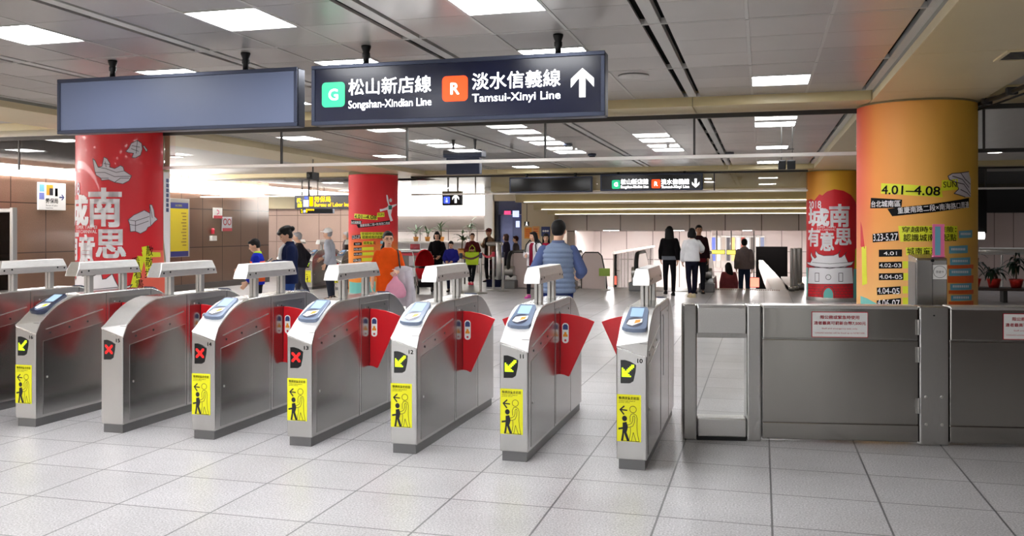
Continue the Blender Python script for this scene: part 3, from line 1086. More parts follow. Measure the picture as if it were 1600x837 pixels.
def flap_part(t, side, yl=1.0):
    x0 = 0.098
    pts = [(x0 - 0.03, 0.915), (x0 + 0.06, 0.912), (x0 + 0.14, 0.900), (x0 + 0.21, 0.882), (x0 + 0.272, 0.858), (x0 + 0.268, 0.848), (x0 + 0.075, 0.432), (x0 + 0.066, 0.426), (x0 + 0.03, 0.440), (x0 - 0.03, 0.444)]
    mb = MB()
    mb.prism(pts, lambda x, z: (side * x, yl - 0.007, z), lambda x, z: (side * x, yl + 0.007, z))
    f = mb.obj('flap', M['flap'], t, 0.003, local=True)
    Ff = Plane((0, yl - 0.007, 0), (1, 0, 0), (0, 0, 1), (0, -1, 0))
    a, b = (x0 + 0.018, x0 + 0.070) if side > 0 else (-x0 - 0.070, -x0 - 0.018)
    s = poly(Ff, rrect(a, b, 0.685, 0.842, 0.024, 6), M['sticker_white'], f, 'flap_sticker', 0.001)
    m = (a + b) / 2
    poly(Ff, [(a + 0.006, 0.790), (b - 0.006, 0.790), (b - 0.006, 0.818), (b - 0.016, 0.832), (a + 0.016, 0.832), (a + 0.006, 0.818)], M['sticker_blue'], s, 'sticker_header', 0.002)
    poly(Ff, [[(a + 0.007, 0.735), (b - 0.007, 0.735), (b - 0.009, 0.752), (m + 0.010, 0.756), (m + 0.008, 0.772), (m - 0.008, 0.772), (m - 0.010, 0.756), (a + 0.009, 0.752)]], M['sticker_orange'], s, 'sticker_emblem', 0.002)
    poly(Ff, circ(m, 0.707, 0.009, 14), M['ink_red'], s, 'sticker_dot', 0.002)
    return f


def make_gate(label, number, state, reader='light', sticker=True, flaps=(1, -1), rear=True):
    t = thing('ticket_gate', label, 'ticket gate', group='row of ticket gates')
    L, R = gate_profile(-1), gate_profile(1)
    n = len(L)
    mb = MB()
    mb.add([(-0.1, y, z) for y, z in L] + [(0.1, y, z) for y, z in R],
           [list(range(n)), list(range(2 * n - 1, n - 1, -1))] + [(i, n + i, n + (i + 1) % n, (i + 1) % n) for i in range(n)])
    mb.obj('body', M['steel'], t, 0.010, local=True, seg=3)
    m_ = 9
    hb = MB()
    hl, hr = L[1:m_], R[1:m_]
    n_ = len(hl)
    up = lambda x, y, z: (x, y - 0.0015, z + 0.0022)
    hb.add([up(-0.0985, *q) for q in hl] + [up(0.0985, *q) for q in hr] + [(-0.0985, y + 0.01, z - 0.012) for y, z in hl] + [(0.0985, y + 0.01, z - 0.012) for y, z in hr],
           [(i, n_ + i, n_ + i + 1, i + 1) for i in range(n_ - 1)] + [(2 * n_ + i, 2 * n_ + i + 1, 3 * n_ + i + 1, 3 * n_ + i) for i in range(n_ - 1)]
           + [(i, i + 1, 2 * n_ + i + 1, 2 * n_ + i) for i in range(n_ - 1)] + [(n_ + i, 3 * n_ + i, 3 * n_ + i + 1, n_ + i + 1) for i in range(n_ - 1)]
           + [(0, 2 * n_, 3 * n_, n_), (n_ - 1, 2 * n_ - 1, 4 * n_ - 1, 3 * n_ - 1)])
    hb.obj('hood', M['lit_steel_hood'], t, local=True)
    MB().box(-0.086, 0.086, 0.015, 1.845, 0.0, 0.068).obj('plinth', M['plinth'], t, local=True)
    # lip across the head of the front slope, inspection doors, seams, screws
    MB().box(-0.0995, 0.0995, 0.032, 0.035, 0.8215, 0.8235).obj('lip_seam', M['screw'], t, local=True)
    for s in (1, -1):
        X = lambda k: (lambda y, z: (s * (0.1 + k), y, z))
        d = MB().prism([(0.075, 0.09), (0.775, 0.09), (0.775, 0.765), (0.075, 0.675)], X(-0.004), X(0.0025)).obj('access_door', M['steel_dark'], t, 0.0015, local=True)
        MB().tube((s * 0.10, 0.115, 0.385), (s * 0.1055, 0.115, 0.385), 0.009, n=14).obj('lock', M['alu'], d, local=True)
        d2 = MB().prism([(0.83, 0.09), (1.36, 0.09), (1.36, 0.965), (0.83, 0.965)], X(-0.004), X(0.0025)).obj('side_cover', M['steel_dark'], t, 0.0015, local=True)
        MB().prism([(0.985, 0.47), (1.015, 0.47), (1.015, 0.918), (0.985, 0.918)], X(-0.001), X(0.0032)).obj('flap_slot', M['black'], d2, local=True)
        for yy, zz in ((0.15, 0.735), (0.36, 0.76), (0.57, 0.785)):
            MB().tube((s * 0.098, yy, zz), (s * 0.1025, yy, zz), 0.0085, n=12).obj('screw', M['screw'], t, local=True)
        for yy, zz in ((0.90, 0.93), (0.965, 0.925), (1.30, 0.93)):
            MB().tube((s * 0.1015, yy, zz), (s * 0.104, yy, zz), 0.008, n=12).obj('screw', M['screw'] if yy > 0.93 else M['alu'], d2, local=True)
        mb = MB()
        mb.prism([(0.10, 0.770), (0.115, 0.766), (0.755, 0.868), (0.755, 0.878)], X(-0.001), X(0.003))
        mb.obj('groove_strip', M['alu'], t, local=True)
        mb = MB()
        mb.prism([(0.795, 0.075), (0.799, 0.075), (0.799, 1.015), (0.795, 1.015)], X(-0.001), X(0.0008))
        mb.prism([(1.395, 0.075), (1.399, 0.075), (1.399, 1.012), (1.395, 1.012)], X(-0.001), X(0.0008))
        mb.obj('panel_seam', M['screw'], t, local=True)
    if reader:
        card_reader(t, 0.115, 0.884, 0.395, 1.012, reader == 'dark', False, 'yellow' if reader == 'dark' else 'orange')
    if rear:
        card_reader(t, 1.765, 0.842, 1.47, 1.004, True, True)
    # beam on two posts over the gate
    for y in (0.70, 1.13):
        mb = MB()
        mb.box(-0.030, -0.002, y - 0.026, y + 0.026, 1.0, 1.19)
        mb.box(0.002, 0.030, y - 0.026, y + 0.026, 1.0, 1.19)
        mb.obj('beam_post', M['alu'], t, 0.006, local=True)
    b = MB()
    prof = [(-0.060, 1.172), (0.060, 1.172), (0.060, 1.225), (0.045, 1.290), (-0.045, 1.290), (-0.060, 1.225)]
    b.loft([[(x, 0.485 + (z - 1.172) * 0.45, z) for x, z in prof], [(x, 1.305 - (z - 1.172) * 0.45, z) for x, z in prof]])
    bo = b.obj('sensor_beam', M['steel_top'], t, 0.004, local=True)
    for s in (1, -1):
        for y, z in ((0.545, 1.205), (0.63, 1.212), (1.165, 1.212), (1.25, 1.205)):
            MB().tube((s * 0.058, y, z), (s * 0.0625, y, z), 0.0085, n=12).obj('beam_screw', M['screw'], bo, local=True)
    # front: status display, lane number, yellow notice
    F = Plane((0, 0, 0), (1, 0, 0), (0, 0, 1), (0, -1, 0))
    out = [(-0.072, 0.715), (-0.045, 0.717), (-0.005, 0.706), (0.030, 0.686), (0.026, 0.640), (0.012, 0.580), (-0.010, 0.566), (-0.072, 0.564)]
    mb = MB()
    mb.prism(out, lambda x, z: (x, 0.004, z), lambda x, z: (x, -0.004, z))
    d = mb.obj('status_display', M['black_glossy'], t, 0.0015, local=True)
    F3 = Plane((0, -0.001, 0), (1, 0, 0), (0, 0, 1), (0, -1, 0))
    if state == 'arrow':
        arrow_dots(F3, -0.022, 0.648, 0.082, d, M['led_green'])
    elif state == 'cross':
        cross_dots(F3, -0.024, 0.645, 0.07, d, M['led_red'])
    if number:
        text(number, F, 0.055, 0.714, 0.024 if number == '11' else 0.033, 0.026, M['ink_black'], t, 0.02, 0, 0.001, 'lane_number')
    if sticker:
        notice_sticker(F, t)
    for s in flaps:
        flap_part(t, s)
    return t


GY = 5.865
GX = [-0.817, -1.612, -2.412, -3.222, -4.020, -4.826, -5.640, -6.45]
gate_specs = [
    ('10', 'arrow', 'light', True, (-1,), 'ticket gate numbered 10 beside the steel barrier, green arrow'),
    ('11', 'arrow', 'light', True, (1, -1), 'ticket gate numbered 11 with green arrow, second from the steel barrier'),
    ('12', 'arrow', 'light', True, (1, -1), 'ticket gate numbered 12 with green arrow, third from the steel barrier'),
    ('13', 'cross', 'light', True, (1, -1), 'ticket gate numbered 13 with red cross and yellow notice'),
    ('14', 'cross', 'light', True, (1, -1), 'ticket gate numbered 14 with red cross and yellow notice'),
    ('15', 'cross', None, False, (1, -1), 'ticket gate with red cross, plain hood and no yellow notice'),
    ('16', 'arrow', 'dark', True, (1, -1), 'ticket gate second from the left edge with dark blue card reader'),
    (None, None, 'dark', False, (1,), 'leftmost ticket gate, its front cut off by the left picture edge')]
gates = []
for x, (num, st, rd, stk, fl, lb) in zip(GX, gate_specs):
    g = make_gate(lb, num, st, rd, stk, fl)
    g.location = (x, GY, 0)
    gates.append(g)
# the far row of gates on the way to exit one
p1 = G(477, 452)
for k, (px, lb) in enumerate(((474, 'far ticket gate with green light behind the man in navy jacket'), (517, 'far ticket gate by the left edge of narrow red pillar'), (428, 'far ticket gate hidden behind the man in navy jacket'))):
    g = copy_tree(gates[1] if k != 1 else gates[3])
    g.location = (p1.x + 0.10 + (0.0, 0.84, -0.84)[k], p1.y, 0)
    g['label'] = lb
    g['group'] = 'far row of ticket gates'

# ================================================================ STEEL BARRIER RIGHT OF THE GATES
BR = math.atan2(7.205 - 6.814, 1.814 + 0.552)
B0 = Vector((-0.565, 6.812, 0))


def bar_root(name, label, cat, x):
    return thing(name, label, cat, B0 + Vector((x * math.cos(BR), x * math.sin(BR), 0)), BR)


def lb(name, m, x0, x1, y0, y1, z0, z1, t, bev=0.004):
    return MB().box(x0, x1, y0, y1, z0, z1).obj(name, m, t, bev, local=True)


fr = bar_root('barrier_section', 'open steel barrier frame between gate 10 and the first staff gate', 'barrier', 0)
lb('post', M['steel'], 0.0, 0.103, 0.0, 0.16, 0, 1.01, fr, 0.012)
lb('post', M['steel'], 0.467, 0.573, 0.0, 0.16, 0, 1.01, fr, 0.012)
MB().prism([(0.0, 0.785), (0.0, 0.80), (0.006, 0.985), (0.03, 1.008), (0.13, 1.008), (0.155, 0.985), (0.16, 0.785)], lambda y, z: (0.108, y, z), lambda y, z: (0.461, y, z)).obj('top_rail', M['steel_top'], fr, 0.006, local=True)
lb('rail_lip', M['steel'], 0.105, 0.464, -0.006, 0.0, 0.765, 0.80, fr, 0.002)
lb('bottom_rail', M['steel_top'], 0.108, 0.461, 0.0, 0.16, 0.03, 0.165, fr, 0.008)
lb('glass_infill', M['glass'], 0.104, 0.466, 0.075, 0.085, 0.165, 0.79, fr, 0)
lb('kick_seal', M['rubber'], 0.104, 0.464, 0.01, 0.15, 0.0, 0.032, fr, 0)
po = bar_root('barrier_post', 'wide steel barrier post with four bolts between the two staff gates', 'barrier', 0)
lb('post', M['steel'], 1.690, 1.897, 0.0, 0.16, 0, 1.01, po, 0.012)
for bx in (1.738, 1.848):
    for bz in (0.155, 0.355):
        o = MB().lathe((0, 0, 0), [(0.012, -0.002), (0.012, 0.003), (0.008, 0.007)], 14).obj('bolt', M['alu'], po, local=True)
        o.location = (bx, 0, bz)
        o.rotation_euler = (PI / 2, 0, 0)
MB().tube((1.793, -0.003, 0.945), (1.793, 0.01, 0.945), 0.006, n=12).obj('keyhole', M['screw'], po, local=True)


def staff_gate(label, x0, x1, hinges, sx):
    t = bar_root('staff_gate', label, 'gate', 0)
    lb('panel', M['steel_panel'], x0, x1, 0.012, 0.148, 0.02, 0.98, t, 0.006)
    lb('top_band', M['steel_panel'], x0, x1, 0.0, 0.16, 0.763, 1.005, t, 0.010)
    lb('cap', M['steel_top'], x0, x1, -0.003, 0.163, 0.985, 1.012, t, 0.008)
    lb('middle_panel', M['steel_panel'], x0, x1, 0.002, 0.158, 0.152, 0.757, t, 0.004)
    lb('kick_panel', M['steel_panel'], x0, x1, -0.002, 0.162, 0.03, 0.146, t, 0.004)
    for hz in hinges:
        h = MB()
        h.tube((x1 + 0.001, -0.006, hz - 0.055), (x1 + 0.001, -0.006, hz + 0.055), 0.008, n=12)
        h.box(x1 - 0.018, x1 + 0.01, -0.008, 0.002, hz - 0.055, hz + 0.055)
        h.obj('hinge', M['alu'], t, local=True)
    F = Plane((0, 0, 0), (1, 0, 0), (0, 0, 1), (0, -1, 0))
    sw = 0.399
    z0, z1 = 0.778, 0.966
    s = local_poly(F, rrect(sx, sx + sw, z0, z1, 0.004), M['ink_red'], t, 'warning_sticker', 0.0045)
    local_poly(F, rrect(sx + 0.004, sx + sw - 0.004, z0 + 0.005, z1 - 0.005, 0.003), M['sticker_white'], s, 'sticker_face', 0.0052)
    m = sx + sw / 2
    for body, zz, w, h, bo in (('限公務或緊急時使用', 0.926, 0.275, 0.026, 0.02), ('違者最高可罰新台幣7,500元', 0.883, 0.368, 0.026, 0.02), ('Staff and emergency exit only.', 0.842, 0.255, 0.013, 0.0), ('Unlawful entries will be fined up to NT$7,500.', 0.810, 0.355, 0.013, 0.0)):
        local_text(body, F, m, zz, w, h, M['ink_red'], s, bo, 0, 0.006)
    return t


def as_local(fn):
    """run a print helper in a parent's own frame"""
    def g(*a, **k):
        global wmat
        keep = wmat
        wmat = lambda o: Matrix.Identity(4)
        try:
            return fn(*a, **k)
        finally:
            wmat = keep
    return g


local_poly, local_text = as_local(poly), as_local(text)
staff_gate('staff gate panel with warning sticker between barrier frame and bolted post', 0.580, 1.683, (0.86, 0.66, 0.29), 0.931)
staff_gate('staff gate panel with warning sticker cut off by the right picture edge', 1.904, 3.01, (0.86, 0.66, 0.29), 2.267)
pe = bar_root('barrier_post', 'steel barrier post beyond the right picture edge', 'barrier', 0)
lb('post', M['steel'], 3.02, 3.23, 0.0, 0.16, 0, 1.01, pe, 0.012)


# ================================================================ WRAPPED PILLARS
def grad_mat(name, stops_x, low, zlo, zhi, xr):
    """printed colour blend: across the wrap, and towards another colour at its foot"""
    m = bpy.data.materials.new(name)
    m.use_nodes = True
    nt = m.node_tree
    b = nt.nodes['Principled BSDF']
    tc = nt.nodes.new('ShaderNodeTexCoord')
    sx = nt.nodes.new('ShaderNodeSeparateXYZ')
    nt.links.new(tc.outputs['Object'], sx.inputs[0])
    mr = nt.nodes.new('ShaderNodeMapRange')
    mr.inputs[1].default_value, mr.inputs[2].default_value = -xr, xr
    nt.links.new(sx.outputs[0], mr.inputs[0])
    cr = nt.nodes.new('ShaderNodeValToRGB')
    cr.color_ramp.elements[0].position = stops_x[0][0]
    cr.color_ramp.elements[0].color = stops_x[0][1]
    cr.color_ramp.elements[1].position = stops_x[-1][0]
    cr.color_ramp.elements[1].color = stops_x[-1][1]
    for p, c in stops_x[1:-1]:
        e = cr.color_ramp.elements.new(p)
        e.color = c
    nt.links.new(mr.outputs[0], cr.inputs[0])
    mz = nt.nodes.new('ShaderNodeMapRange')
    mz.interpolation_type = 'SMOOTHSTEP'
    mz.inputs[1].default_value, mz.inputs[2].default_value = zhi, zlo
    nt.links.new(sx.outputs[2], mz.inputs[0])
    mx = nt.nodes.new('ShaderNodeMixRGB')
    nt.links.new(mz.outputs[0], mx.inputs[0])
    nt.links.new(cr.outputs[0], mx.inputs[1])
    mx.inputs[2].default_value = low
    nt.links.new(mx.outputs[0], b.inputs['Base Color'])
    b.inputs['Roughness'].default_value = 0.6
    return m


class Shift:
    def __init__(s, base, du, dv):
        s.b, s.du, s.dv, s.step = base, du, dv, base.step

    def pt(s, u, v, off):
        return s.b.pt(u + s.du, v + s.dv, off)


def pillar(label, c, wrap_m, a0=-1.7, a1=1.7):
    t = thing('wrapped_pillar', label, 'pillar', (c[0], c[1], 0))
    MB().lathe((0, 0, 0), [(PR, 0.0), (PR, ZS + 0.06)], 64).obj('shaft', M['cream'], t, local=True, smooth='auto')
    MB().lathe((0, 0, 0), [(PR + 0.004, 0.0), (PR + 0.012, 0.0), (PR + 0.012, 0.08), (PR + 0.004, 0.085)], 64).obj('base_ring', M['alu'], t, local=True, smooth='auto')
    cy = Cyl(c[0], c[1], PR + 0.003)
    bm = bmesh.new()
    n = 60
    vs = [[bm.verts.new((PR * (a0 + (a1 - a0) * i / n), z, 0)) for z in (0.09, ZS - 0.02)] for i in range(n + 1)]
    for i in range(n):
        bm.faces.new((vs[i][0], vs[i + 1][0], vs[i + 1][1], vs[i][1]))
    st = cy.step
    cy.step = None
    w = map_bm(bm, cy, 0.0, 'printed_wrap', wrap_m, t)
    cy.step = st
    for p in w.data.polygons:
        p.use_smooth = True
    return t, cy


ORG = [(0.0, srgb(234, 96, 74)), (0.12, srgb(238, 150, 72)), (0.5, srgb(240, 176, 84)), (1.0, srgb(230, 184, 62))]
m_or = grad_mat('orange printed wrap', ORG, srgb(240, 186, 112), 0.6, 2.0, PR)
m_ca = grad_mat('amber printed wrap', [(0.0, srgb(232, 150, 60)), (0.45, srgb(226, 170, 40)), (1.0, srgb(216, 140, 36))], srgb(220, 110, 40), 0.5, 1.9, PR)
m_rf = grad_mat('red to orange printed wrap', [(0.0, srgb(214, 24, 38)), (1.0, srgb(214, 24, 38))], srgb(238, 140, 40), 0.9, 1.6, PR)
t_or, c_or = pillar('round pillar in orange wrap listing event dates, behind the steel barrier', P_OR, m_or)
t_ca, c_ca = pillar('round pillar with castle gate drawing, far behind the orange pillar', P_CA, m_ca)
t_rl, c_rl = pillar('wide red wrapped pillar under the blank slate sign', P_RL, M['red_wrap'], -1.7, 0.98)
t_rf, c_rf = pillar('narrow far red pillar with dancing white figure', P_RF, m_rf)


def OR(zx, zy):                    # print positions read off the orange pillar
    return c_or.uv(1340 + zx / 3.984, 270 + zy / 3.984)


def art_dates(surf, t, orange=True):
    def q(pts, m, name, off=0.002, par=None):
        return poly(surf, [OR(*p) for p in pts], m, par or t, name, off)

    def tx(body, zx0, zy0, zx1, zy1, m, par, bold=0.0, rot=0.0):
        ua, va = OR(zx0, zy1)
        ub, vb = OR(zx1, zy0)
        return text(body, surf, (ua + ub) / 2, (va + vb) / 2, ub - ua, vb - va, m, par, bold, rot, 0.005)
    l = q([(148, 64), (340, 74), (520, 92), (530, 152), (330, 140), (145, 128)], M['lime_print'], 'date_banner')
    tx('4.01–4.08', 152, 78, 512, 140, M['ink_black'], l, 0.012, -0.045)
    l = q([(524, 46), (622, 38), (625, 104), (520, 112)], M['lime_print'], 'day_banner', 0.0025)
    tx('SUN', 532, 54, 614, 90, M['ink_black'], l, 0.0, 0.03)
    l = q([(84, 155), (278, 166), (272, 218), (80, 221)], M['ink_black'], 'place_banner', 0.0025)
    tx('台北城南區', 88, 170, 268, 214, M['white_print'], l, 0.015)
    l = q([(186, 224), (440, 196), (692, 155), (693, 212), (460, 246), (216, 270)], M['ink_black'], 'place_banner', 0.002)
    tx('重慶南路二段×南海路口周邊', 250, 196, 690, 236, M['white_print'], l, 0.012, 0.085)
    l = q([(253, 330), (620, 330), (622, 418), (470, 424), (268, 428)], M['lime_print'], 'event_banner')
    tx('穿越時空探險：', 276, 334, 612, 370, M['ink_black'], l, 0.006)
    tx('認識城南的起點', 286, 380, 612, 424, M['ink_black'], l, 0.006)
    l = q([(300, 464), (470, 460), (470, 508), (302, 512)], M['lime_print'], 'event_banner')
    tx('城南童玩', 308, 466, 500, 506, M['ink_black'], l, 0.006)
    for pts, body in (([(94, 380), (253, 364), (257, 420), (95, 433)], '3.23-5.27'), ([(133, 478), (277, 476), (277, 520), (133, 522)], '4.01'), ([(133, 555), (277, 551), (277, 594), (133, 596)], '4.02-03'),
                      ([(133, 625), (285, 622), (285, 665), (133, 668)], '4.04-05'), ([(120, 714), (268, 705), (268, 751), (122, 760)], '4.04-05'), ([(120, 794), (270, 778), (270, 822), (120, 838)], '4.06-07')):
        l = q(pts, M['ink_black'], 'date_label')
        xs, ys = [p[0] for p in pts], [p[1] for p in pts]
        k = 0.3 if body == '4.01' else 0.06
        tx(body, min(xs) + 150 * k * 0.7, min(ys) + 14, max(xs) - 150 * k * 0.7, max(ys) - 12, M['white_print'], l, 0.006, 0.03)
    for y in (546, 620, 702, 772):
        l = q([(280, y + 3), (470, y), (470, y + 46), (282, y + 48)], M['lime_print'], 'event_label')
    if orange:
        for (x0, y0, y1) in ((560, 570, 596), (560, 637, 684), (566, 727, 752), (566, 796, 850)):
            q([(x0, y0 + 4), (720, y0), (720, y1), (x0, y1)], M['orange_print'], 'colour_band', 0.0018)
    for (x0, x1, y0, y1) in ((630, 712, 355, 402), (568, 684, 450, 498), (574, 700, 524, 570), (568, 706, 592, 638), (575, 708, 684, 726), (580, 708, 756, 792)):
        l = q([(x0, y0 + 6), (x1, y0), (x1, y1), (x0, y1 + 4)], M['blue_print'], 'date_label', 0.0025)
        pl = []
        for k in range(9):
            xx = x0 + (x1 - x0) * (0.12 + 0.085 * k)
            pl.append([OR(xx, (y0 + y1) / 2 - 6), OR(xx + (x1 - x0) * 0.055, (y0 + y1) / 2 - 6), OR(xx + (x1 - x0) * 0.055, (y0 + y1) / 2 + 8), OR(xx, (y0 + y1) / 2 + 8)])
        poly(surf, pl, M['white_print'], l, 'faint_lettering', 0.004)


art_dates(c_or, t_or)
# drawing of folded hands at its right edge, lime strip and corner colours at its left edge
pr = poly(c_or, [OR(*p) for p in [(562, 20), (588, 4), (640, 0), (690, -8), (703, 40), (703, 150), (668, 150), (600, 128), (628, 100), (612, 60), (570, 42)]], M['pale_print'], t_or, 'hand_drawing', 0.0022)
pl = []
for ln in ([(562, 20), (588, 4), (640, 0), (690, -8)], [(562, 20), (570, 42), (612, 60), (628, 100), (600, 128), (668, 150)], [(590, 20), (650, 40), (690, 90)], [(612, 60), (660, 70), (700, 130)], [(640, 0), (668, 40), (700, 70)], [(640, 104), (680, 124), (700, 146)]):
    pl += stroke([OR(*p) for p in ln], 0.009)
poly(c_or, pl, M['grey_line'], pr, 'drawn_lines', 0.003)
l = poly(c_or, [OR(*p) for p in [(26, 462), (54, 455), (60, 690), (30, 700)]], M['lime_print'], t_or, 'event_label')
poly(c_or, [OR(*p) for p in [(19, 765), (60, 780), (118, 812), (118, 860), (19, 860)]], M['teal_print'], t_or, 'colour_patch', 0.0018)
poly(c_or, [OR(*p) for p in [(19, 300), (30, 340), (46, 470), (30, 470), (19, 455)]], M['red_print'], t_or, 'colour_patch', 0.0016)
s_rf = Shift(c_rf, -0.15, -0.10)
art_dates(s_rf, t_rf, False)
# dancing figure on the far red pillar
def RF(zx, zy):
    return c_rf.uv(540 + zx / 4.92, 290 + zy / 4.92)


fig = poly(c_rf, [[RF(*p) for p in pl] for pl in (
    [(312, 70), (322, 72), (330, 110), (334, 140), (345, 150), (392, 140), (390, 150), (358, 168), (356, 185), (348, 225), (362, 268), (345, 275), (330, 230), (320, 185), (290, 192), (266, 200), (262, 180), (285, 178), (318, 165), (328, 150), (316, 112)],)], M['white_print'], t_rf, 'dancing_figure', 0.003)
poly(c_rf, [circ(*RF(346, 112), 0.045, 14)], M['white_print'], fig, 'figure_head', 0.0035)
poly(c_rf, [RF(*p) for p in [(328, 152), (356, 152), (354, 182), (330, 184)]], M['green_print'], fig, 'figure_shorts', 0.0045)
poly(c_rf, [RF(*p) for p in [(28, 735), (90, 745), (230, 735), (230, 850), (28, 850)]], M['teal_print'], t_rf, 'colour_patch', 0.0018)


def CA(zx, zy):
    return c_ca.uv(1250 + zx / 4.29, 280 + zy / 4.29)


def art_castle(surf, t, cut=-1e9):
    def q(pts, m, name, off=0.003, par=None):
        return poly(surf, [OKC(p) for p in pts], m, par or t, name, off)

    def OKC(p):
        return CA(*p)

    def tx(body, a, b, c, d, par=None, bold=0.03):
        ua, va = CA(a, d)
        ub, vb = CA(c, b)
        return text(body, surf, (ua + ub) / 2, (va + vb) / 2, ub - ua, vb - va, M['white_print'], par or t, bold, 0, 0.005)
    tx('2018', 62, 145, 142, 196, None, 0.015)
    tx('城', 60, 196, 192, 312)
    tx('南', 200, 170, 328, 316)
    tx('有', 58, 328, 132, 446)
    tx('意', 138, 352, 226, 476)
    tx('思', 236, 332, 342, 438)
    tx('SUPER TAIPEI', 114, 314, 238, 327, None, 0.0)
    tx('FUN CARNIVAL', 114, 331, 238, 344, None, 0.0)
    # castle gate: brick base, white storey, swept roof
    b = q([(54, 698), (356, 698), (356, 830), (54, 830)], M['red_print'], 'brick_base')
    pl = []
    for r in range(6):
        y = 712 + r * 19
        pl += stroke([CA(56, y), CA(150 if y > 735 else 354, y)], 0.008)
        if y > 735:
            pl += stroke([CA(230, y), CA(354, y)], 0.008)
        for k in range(12):
            x = 60 + (r % 2) * 13 + k * 26
            if x < 354 and not (146 < x < 232 and y > 720):
                pl += stroke([CA(x, y), CA(x, y + 17)], 0.007)
    pl += stroke([CA(54, 698), CA(54, 830)], 0.014) + stroke([CA(356, 698), CA(356, 830)], 0.014)
    poly(surf, pl, M['grey_line'], b, 'brick_joints', 0.004)
    arch = [(148, 830), (148, 760), (156, 736), (172, 720), (190, 714), (208, 720), (224, 736), (232, 760), (232, 830)]
    a = q(arch, M['red_print'], 'arch_rim', 0.005, b)
    poly(surf, stroke([CA(*p) for p in arch], 0.012), M['grey_line'], a, 'rim_line', 0.0055)
    q([(158, 830), (158, 764), (166, 744), (178, 732), (190, 728), (202, 732), (214, 744), (222, 764), (222, 830)], M['teal_print'], 'archway', 0.006, b)
    body = [(54, 698), (60, 590), (350, 590), (356, 698)]
    w = q(body, M['white_print'], 'white_storey', 0.0034)
    pl = stroke([CA(*p) for p in body], 0.011, True)
    for x in (102, 260):
        pl += stroke([CA(*p) for p in [(x, 628), (x + 26, 628), (x + 26, 684), (x, 684)]], 0.011, True)
    pl += stroke([CA(190 + 17 * math.cos(k * PI / 8), 656 + 17 * math.sin(k * PI / 8)) for k in range(16)], 0.010, True)
    poly(surf, pl, M['grey_line'], w, 'window_lines', 0.0045)
    roof = [(46, 556), (60, 572), (110, 590), (300, 590), (346, 572), (362, 546), (350, 552), (322, 556), (310, 530), (300, 505), (312, 486), (296, 505), (276, 522), (262, 524), (258, 505), (270, 474), (256, 498), (224, 510), (160, 512), (124, 500), (106, 478), (104, 500), (112, 520), (100, 530), (84, 512), (76, 486), (72, 510), (82, 536), (72, 556)]
    r_ = q(roof, M['white_print'], 'castle_roof', 0.0036)
    pl = stroke([CA(*p) for p in roof], 0.011, True) + stroke([CA(84, 556), CA(200, 566), CA(318, 556)], 0.009) + stroke([CA(60, 574), CA(200, 598), CA(346, 574)], 0.011)
    poly(surf, pl, M['grey_line'], r_, 'roof_lines', 0.0046)


bl = [(36, 830), (36, 150), (52, 140), (76, 132), (96, 142), (130, 100), (150, 108), (180, 82), (230, 66), (290, 76), (340, 104), (372, 150), (386, 210), (384, 270), (398, 330), (396, 420), (372, 500), (358, 600), (358, 830)]
poly(c_ca, [CA(*p) for p in bl], M['red_print'], t_ca, 'red_blob', 0.002)
poly(c_ca, [CA(*p) for p in [(356, 600), (412, 600), (412, 830), (356, 830)]], M['teal_print'], t_ca, 'colour_patch', 0.0018)
poly(c_ca, [CA(*p) for p in [(38, 590), (54, 590), (54, 830), (38, 830)]], M['teal_print'], t_ca, 'colour_patch', 0.0026)
poly(c_ca, [CA(*p) for p in [(370, 470), (384, 450), (392, 590), (366, 600)]], M['lime_print'], t_ca, 'event_label', 0.003)
art_castle(c_ca, t_ca)
art_castle(Shift(c_rl, -0.36, -0.02), t_rl)


def RL(zx, zy):
    return c_rl.uv(110 + zx / 3.35, 200 + zy / 3.35)


def drawing(outline, lines, name, m=None):
    d = poly(c_rl, [RL(*p) for p in outline], m or M['pale_print'], t_rl, name, 0.003)
    pl = stroke([RL(*p) for p in outline], 0.008, True)
    for l_ in lines:
        pl += stroke([RL(*p) for p in l_], 0.007)
    poly(c_rl, pl, M['grey_line'], d, 'drawn_lines', 0.004)


drawing([(128, 222), (118, 160), (130, 170), (146, 205), (166, 200), (176, 152), (192, 160), (208, 186), (206, 204), (232, 212), (262, 196), (276, 204), (282, 224), (320, 250), (306, 276), (274, 292), (232, 284), (200, 270), (164, 274), (160, 262), (136, 246)],
        [[(130, 232), (180, 232), (232, 254), (316, 252)], [(146, 205), (186, 212), (240, 232), (282, 224)], [(182, 176), (188, 204)], [(176, 186), (206, 190)], [(160, 262), (200, 262)], [(232, 284), (262, 262), (306, 262)]], 'boat_drawing')
drawing([(290, 122), (306, 104), (318, 80), (350, 64), (372, 80), (376, 110), (366, 142), (340, 156), (322, 154), (330, 132), (304, 128)],
        [[(322, 92), (362, 100)], [(318, 108), (356, 122)], [(350, 64), (344, 132)]], 'leaf_drawing')
drawing([(378, 94), (386, 92), (404, 116), (396, 124)], [], 'twig_drawing')
drawing([(302, 480), (330, 456), (386, 430), (416, 446), (414, 400), (426, 402), (436, 430), (440, 462), (455, 478), (440, 490), (420, 512), (404, 520), (396, 536), (366, 552), (340, 540), (314, 542), (310, 504)],
        [[(302, 480), (340, 486), (412, 462)], [(310, 504), (342, 510), (408, 486)], [(340, 486), (340, 540)], [(416, 446), (420, 512)], [(414, 400), (428, 470)]], 'crate_drawing')
poly(c_rl, [RL(*p) for p in [(340, 900), (372, 690), (420, 640), (486, 640), (500, 900)]], M['coral_print'], t_rl, 'colour_patch', 0.0018)
l = poly(c_rl, [RL(*p) for p in [(372, 622), (410, 615), (440, 776), (400, 780)]], M['lime_print'], t_rl, 'event_banner', 0.003)
text('散\n散\n步', c_rl, *RL(411, 700), 0.10, 0.42, M['ink_black'], l, 0.0, -0.06, 0.005)
